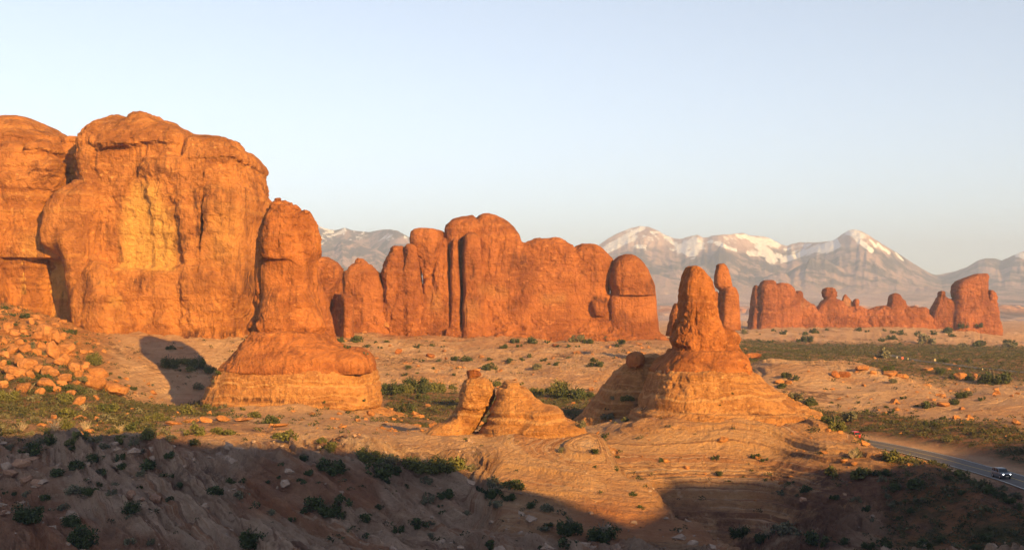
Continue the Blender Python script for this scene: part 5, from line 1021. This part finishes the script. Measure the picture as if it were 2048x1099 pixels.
def car(loc, yaw, paint, label):
    root = empty('car', loc, yaw); tag(root, label, 'car')
    V, Q = loft([ring(-2.28, .70, .42, .78, .08), ring(-2.20, .84, .32, .92), ring(-1.9, .91, .27, .98), ring(-1.2, .93, .26, 1.06), ring(-.6, .94, .26, 1.08), ring(1.0, .94, .26, 1.08), ring(1.9, .92, .27, 1.07), ring(2.2, .86, .34, 1.02), ring(2.28, .76, .45, .92, .08)])
    poly_obj('body', V, Q, paint, root, True)
    V, Q = loft([ring(-1.05, .82, 1.0, 1.07, .03), ring(-.80, .80, 1.0, 1.28, .06), ring(-.42, .75, 1.0, 1.60, .10), ring(.2, .74, 1.0, 1.68, .11), ring(1.3, .73, 1.0, 1.66, .11), ring(1.85, .72, 1.0, 1.55, .1), ring(2.15, .78, 1.0, 1.10, .04)])
    poly_obj('cabin_glass', V, Q, M['glass'], root, True)
    V, Q = loft([ring(-.40, .73, 1.585, 1.625, .02), ring(.2, .745, 1.63, 1.70, .03), ring(1.3, .735, 1.62, 1.685, .03), ring(1.82, .72, 1.53, 1.575, .02)]); poly_obj('roof', V, Q, paint, root, True)
    for s in (-1, 1):
        for y0, z0, y1, z1, wd in ((-.95, 1.05, -.40, 1.60, .05), (.35, 1.05, .38, 1.66, .045), (1.35, 1.05, 1.45, 1.64, .06), (2.08, 1.05, 1.82, 1.55, .07)):
            x0, x1 = s*.835, s*.755
            V = [(x0+dx, y0+dy, z0) for dx in (-.02, .02) for dy in (-wd, wd)]+[(x1+dx, y1+dy, z1) for dx in (-.02, .02) for dy in (-wd, wd)]
            poly_obj('pillar', V, [(0,1,3,2),(4,6,7,5),(0,4,5,1),(2,3,7,6),(0,2,6,4),(1,5,7,3)], paint, root)
        V, Q = loft([[(s*.62+.14*math.cos(a), -2.285+.05*abs(math.cos(a)), .80+.075*math.sin(a)) for a in np.linspace(0, 6.28, 13)[:-1]], [(s*.62+.13*math.cos(a), -2.1, .80+.08*math.sin(a)) for a in np.linspace(0, 6.28, 13)[:-1]]])
        poly_obj('headlight', V, Q, M['lamp'], root)
        poly_obj('tail_light', [(s*.58, 2.29, .85), (s*.80, 2.26, .85), (s*.80, 2.24, 1.02), (s*.58, 2.27, 1.02), (s*.58, 2.2, .85), (s*.80, 2.17, .85), (s*.80, 2.15, 1.02), (s*.58, 2.18, 1.02)], [(0,1,2,3),(7,6,5,4),(0,4,5,1),(3,2,6,7),(1,5,6,2),(0,3,7,4)], M['tail'], root)
        poly_obj('mirror', [(s*(.95+.18*i), -.78+.1*j, 1.08+.13*k) for i in (0, 1) for j in (0, 1) for k in (0, 1)], [(0,1,3,2),(4,6,7,5),(0,4,5,1),(2,3,7,6),(0,2,6,4),(1,5,7,3)], M['trim'], root)
        for y in (-1.42, 1.40):
            A = np.linspace(0, 2*math.pi, 21)[:-1]
            V, Q = loft([[(s*(.96-.22*t), y+rr*math.cos(a), .34+rr*math.sin(a)) for a in A] for t, rr in ((0, .30), (.12, .34), (.88, .34), (1, .30))]); w = poly_obj('wheel', V, Q, M['tyre'], root, True)
            V, Q = loft([[(s*(.97-.02*t), y+rr*math.cos(a), .34+rr*math.sin(a)) for a in A] for t, rr in ((0, .20), (1, .235))]); poly_obj('rim', V, Q, M['rim'], w)
    bx = lambda x0, x1, y0, y1, z0, z1: ([(x, y, z) for x in (x0, x1) for y in (y0, y1) for z in (z0, z1)], [(0,1,3,2),(4,6,7,5),(0,4,5,1),(2,3,7,6),(0,2,6,4),(1,5,7,3)])
    poly_obj('grille', *bx(-.42, .42, -2.30, -2.2, .62, .86), M['trim'], root); poly_obj('bumper', *bx(-.78, .78, -2.33, -2.15, .36, .54), M['trim'], root)
    poly_obj('licence_plate', *bx(-.26, .26, -2.345, -2.32, .46, .60), M['plate'], root)
    return root
def road_at(px):
    k = np.argmin(np.abs(1024+RC[:, 0]/RC[:, 1]*F-px)); d = RC[min(k+3, len(RC)-1)]-RC[max(k-3, 0)]; d /= np.linalg.norm(d[:2]); return RC[k], d
q, d = road_at(2021); nrm = np.array([-d[1], d[0]])
yaw = math.atan2(d[0], -d[1])
car((q[0]-nrm[0]*1.7, q[1]-nrm[1]*1.7, q[2]+.035), yaw, M['silver'], 'dark silver estate car with lit headlights driving on the road at far right')
best = 1667
for px in range(1655, 1740, 2):                     # first stretch of road that comes out from behind the dome crest
    q, d = road_at(px); tgt = Vector((q[0], q[1], q[2]+1.3))
    ok, loc, *_ = scene.ray_cast(DG, (0, 0, 0), tgt.normalized(), distance=tgt.length-3)
    if not ok: best = px; break
q, d = road_at(best); q = q-d*2.6; nrm = np.array([-d[1], d[0]])
car((q[0]+nrm[0]*1.7, q[1]+nrm[1]*1.7, q[2]+.035), math.atan2(d[0], -d[1])+math.pi, M['red'], 'red car half hidden behind the dome crest where the road bends')
for px, py, hgt, wd, mt, lb in ((1870, 726, 9, 4, 'sign', 'bright pale sign panel on a post beside the distant road'), (1805, 722, 9, 4, 'signred', 'small red sign on a thin post by the distant road'), (1816, 722, 7, 2, 'sign', 'small pale marker right of the red sign by the distant road'), (1794, 720, 8, 2.5, 'post', 'thin brown marker left of the red sign by the distant road'), (1919, 740, 5, 2, 'signred', 'tiny pinkish marker right of the bright sign panel'), (1965, 742, 6, 2, 'sign', 'pale marker post farthest right along the distant road')):
    hit = pick(px, py)
    if hit is None: continue
    Y = hit[1]; H, Wd = hgt/F*Y, wd/F*Y
    root = empty('road_sign', hit); tag(root, lb, 'road sign', 'signs along the distant road')
    A = np.linspace(0, 2*math.pi, 9)[:-1]
    V, Q = loft([[(.05*math.cos(a), .05*math.sin(a), z) for a in A] for z in (-.3, H)]); poly_obj('post', V, Q, M['post'], root)
    hw, z0 = Wd/2, H*.5
    V, Q = loft([[(x, y, z) for x, z in ((-hw, z0+.1), (-hw+.1, z0), (hw-.1, z0), (hw, z0+.1), (hw, H-.1), (hw-.1, H), (-hw+.1, H), (-hw, H-.1))] for y in (-.09, -.06)]); poly_obj('panel', V, Q, M[mt], root)

# ------------------------------------------------------------------ haze over the whole basin
def build_haze():
    x0, x1, y0, y1, z0, z1 = -7500, 7500, -420, 13500, -62, 690
    V = [(x, y, z) for x in (x0, x1) for y in (y0, y1) for z in (z0, z1)]
    Q = [(0,1,3,2),(4,6,7,5),(0,4,5,1),(2,3,7,6),(0,2,6,4),(1,5,7,3)]
    m = bpy.data.materials.new('haze_air'); m.use_nodes = True; t = m.node_tree; t.nodes.clear()
    out = t.nodes.new('ShaderNodeOutputMaterial'); v = t.nodes.new('ShaderNodeVolumePrincipled')
    v.inputs['Color'].default_value = (.56, .69, 1, 1); v.inputs['Density'].default_value = HAZE; v.inputs['Anisotropy'].default_value = 0.0
    t.links.new(v.outputs[0], out.inputs['Volume'])
    o = mesh_np('haze', np.array(V, float), np.array(Q), m, smooth=False); tag(o, kind='stuff')
HAZE = 1.08e-4
build_haze()
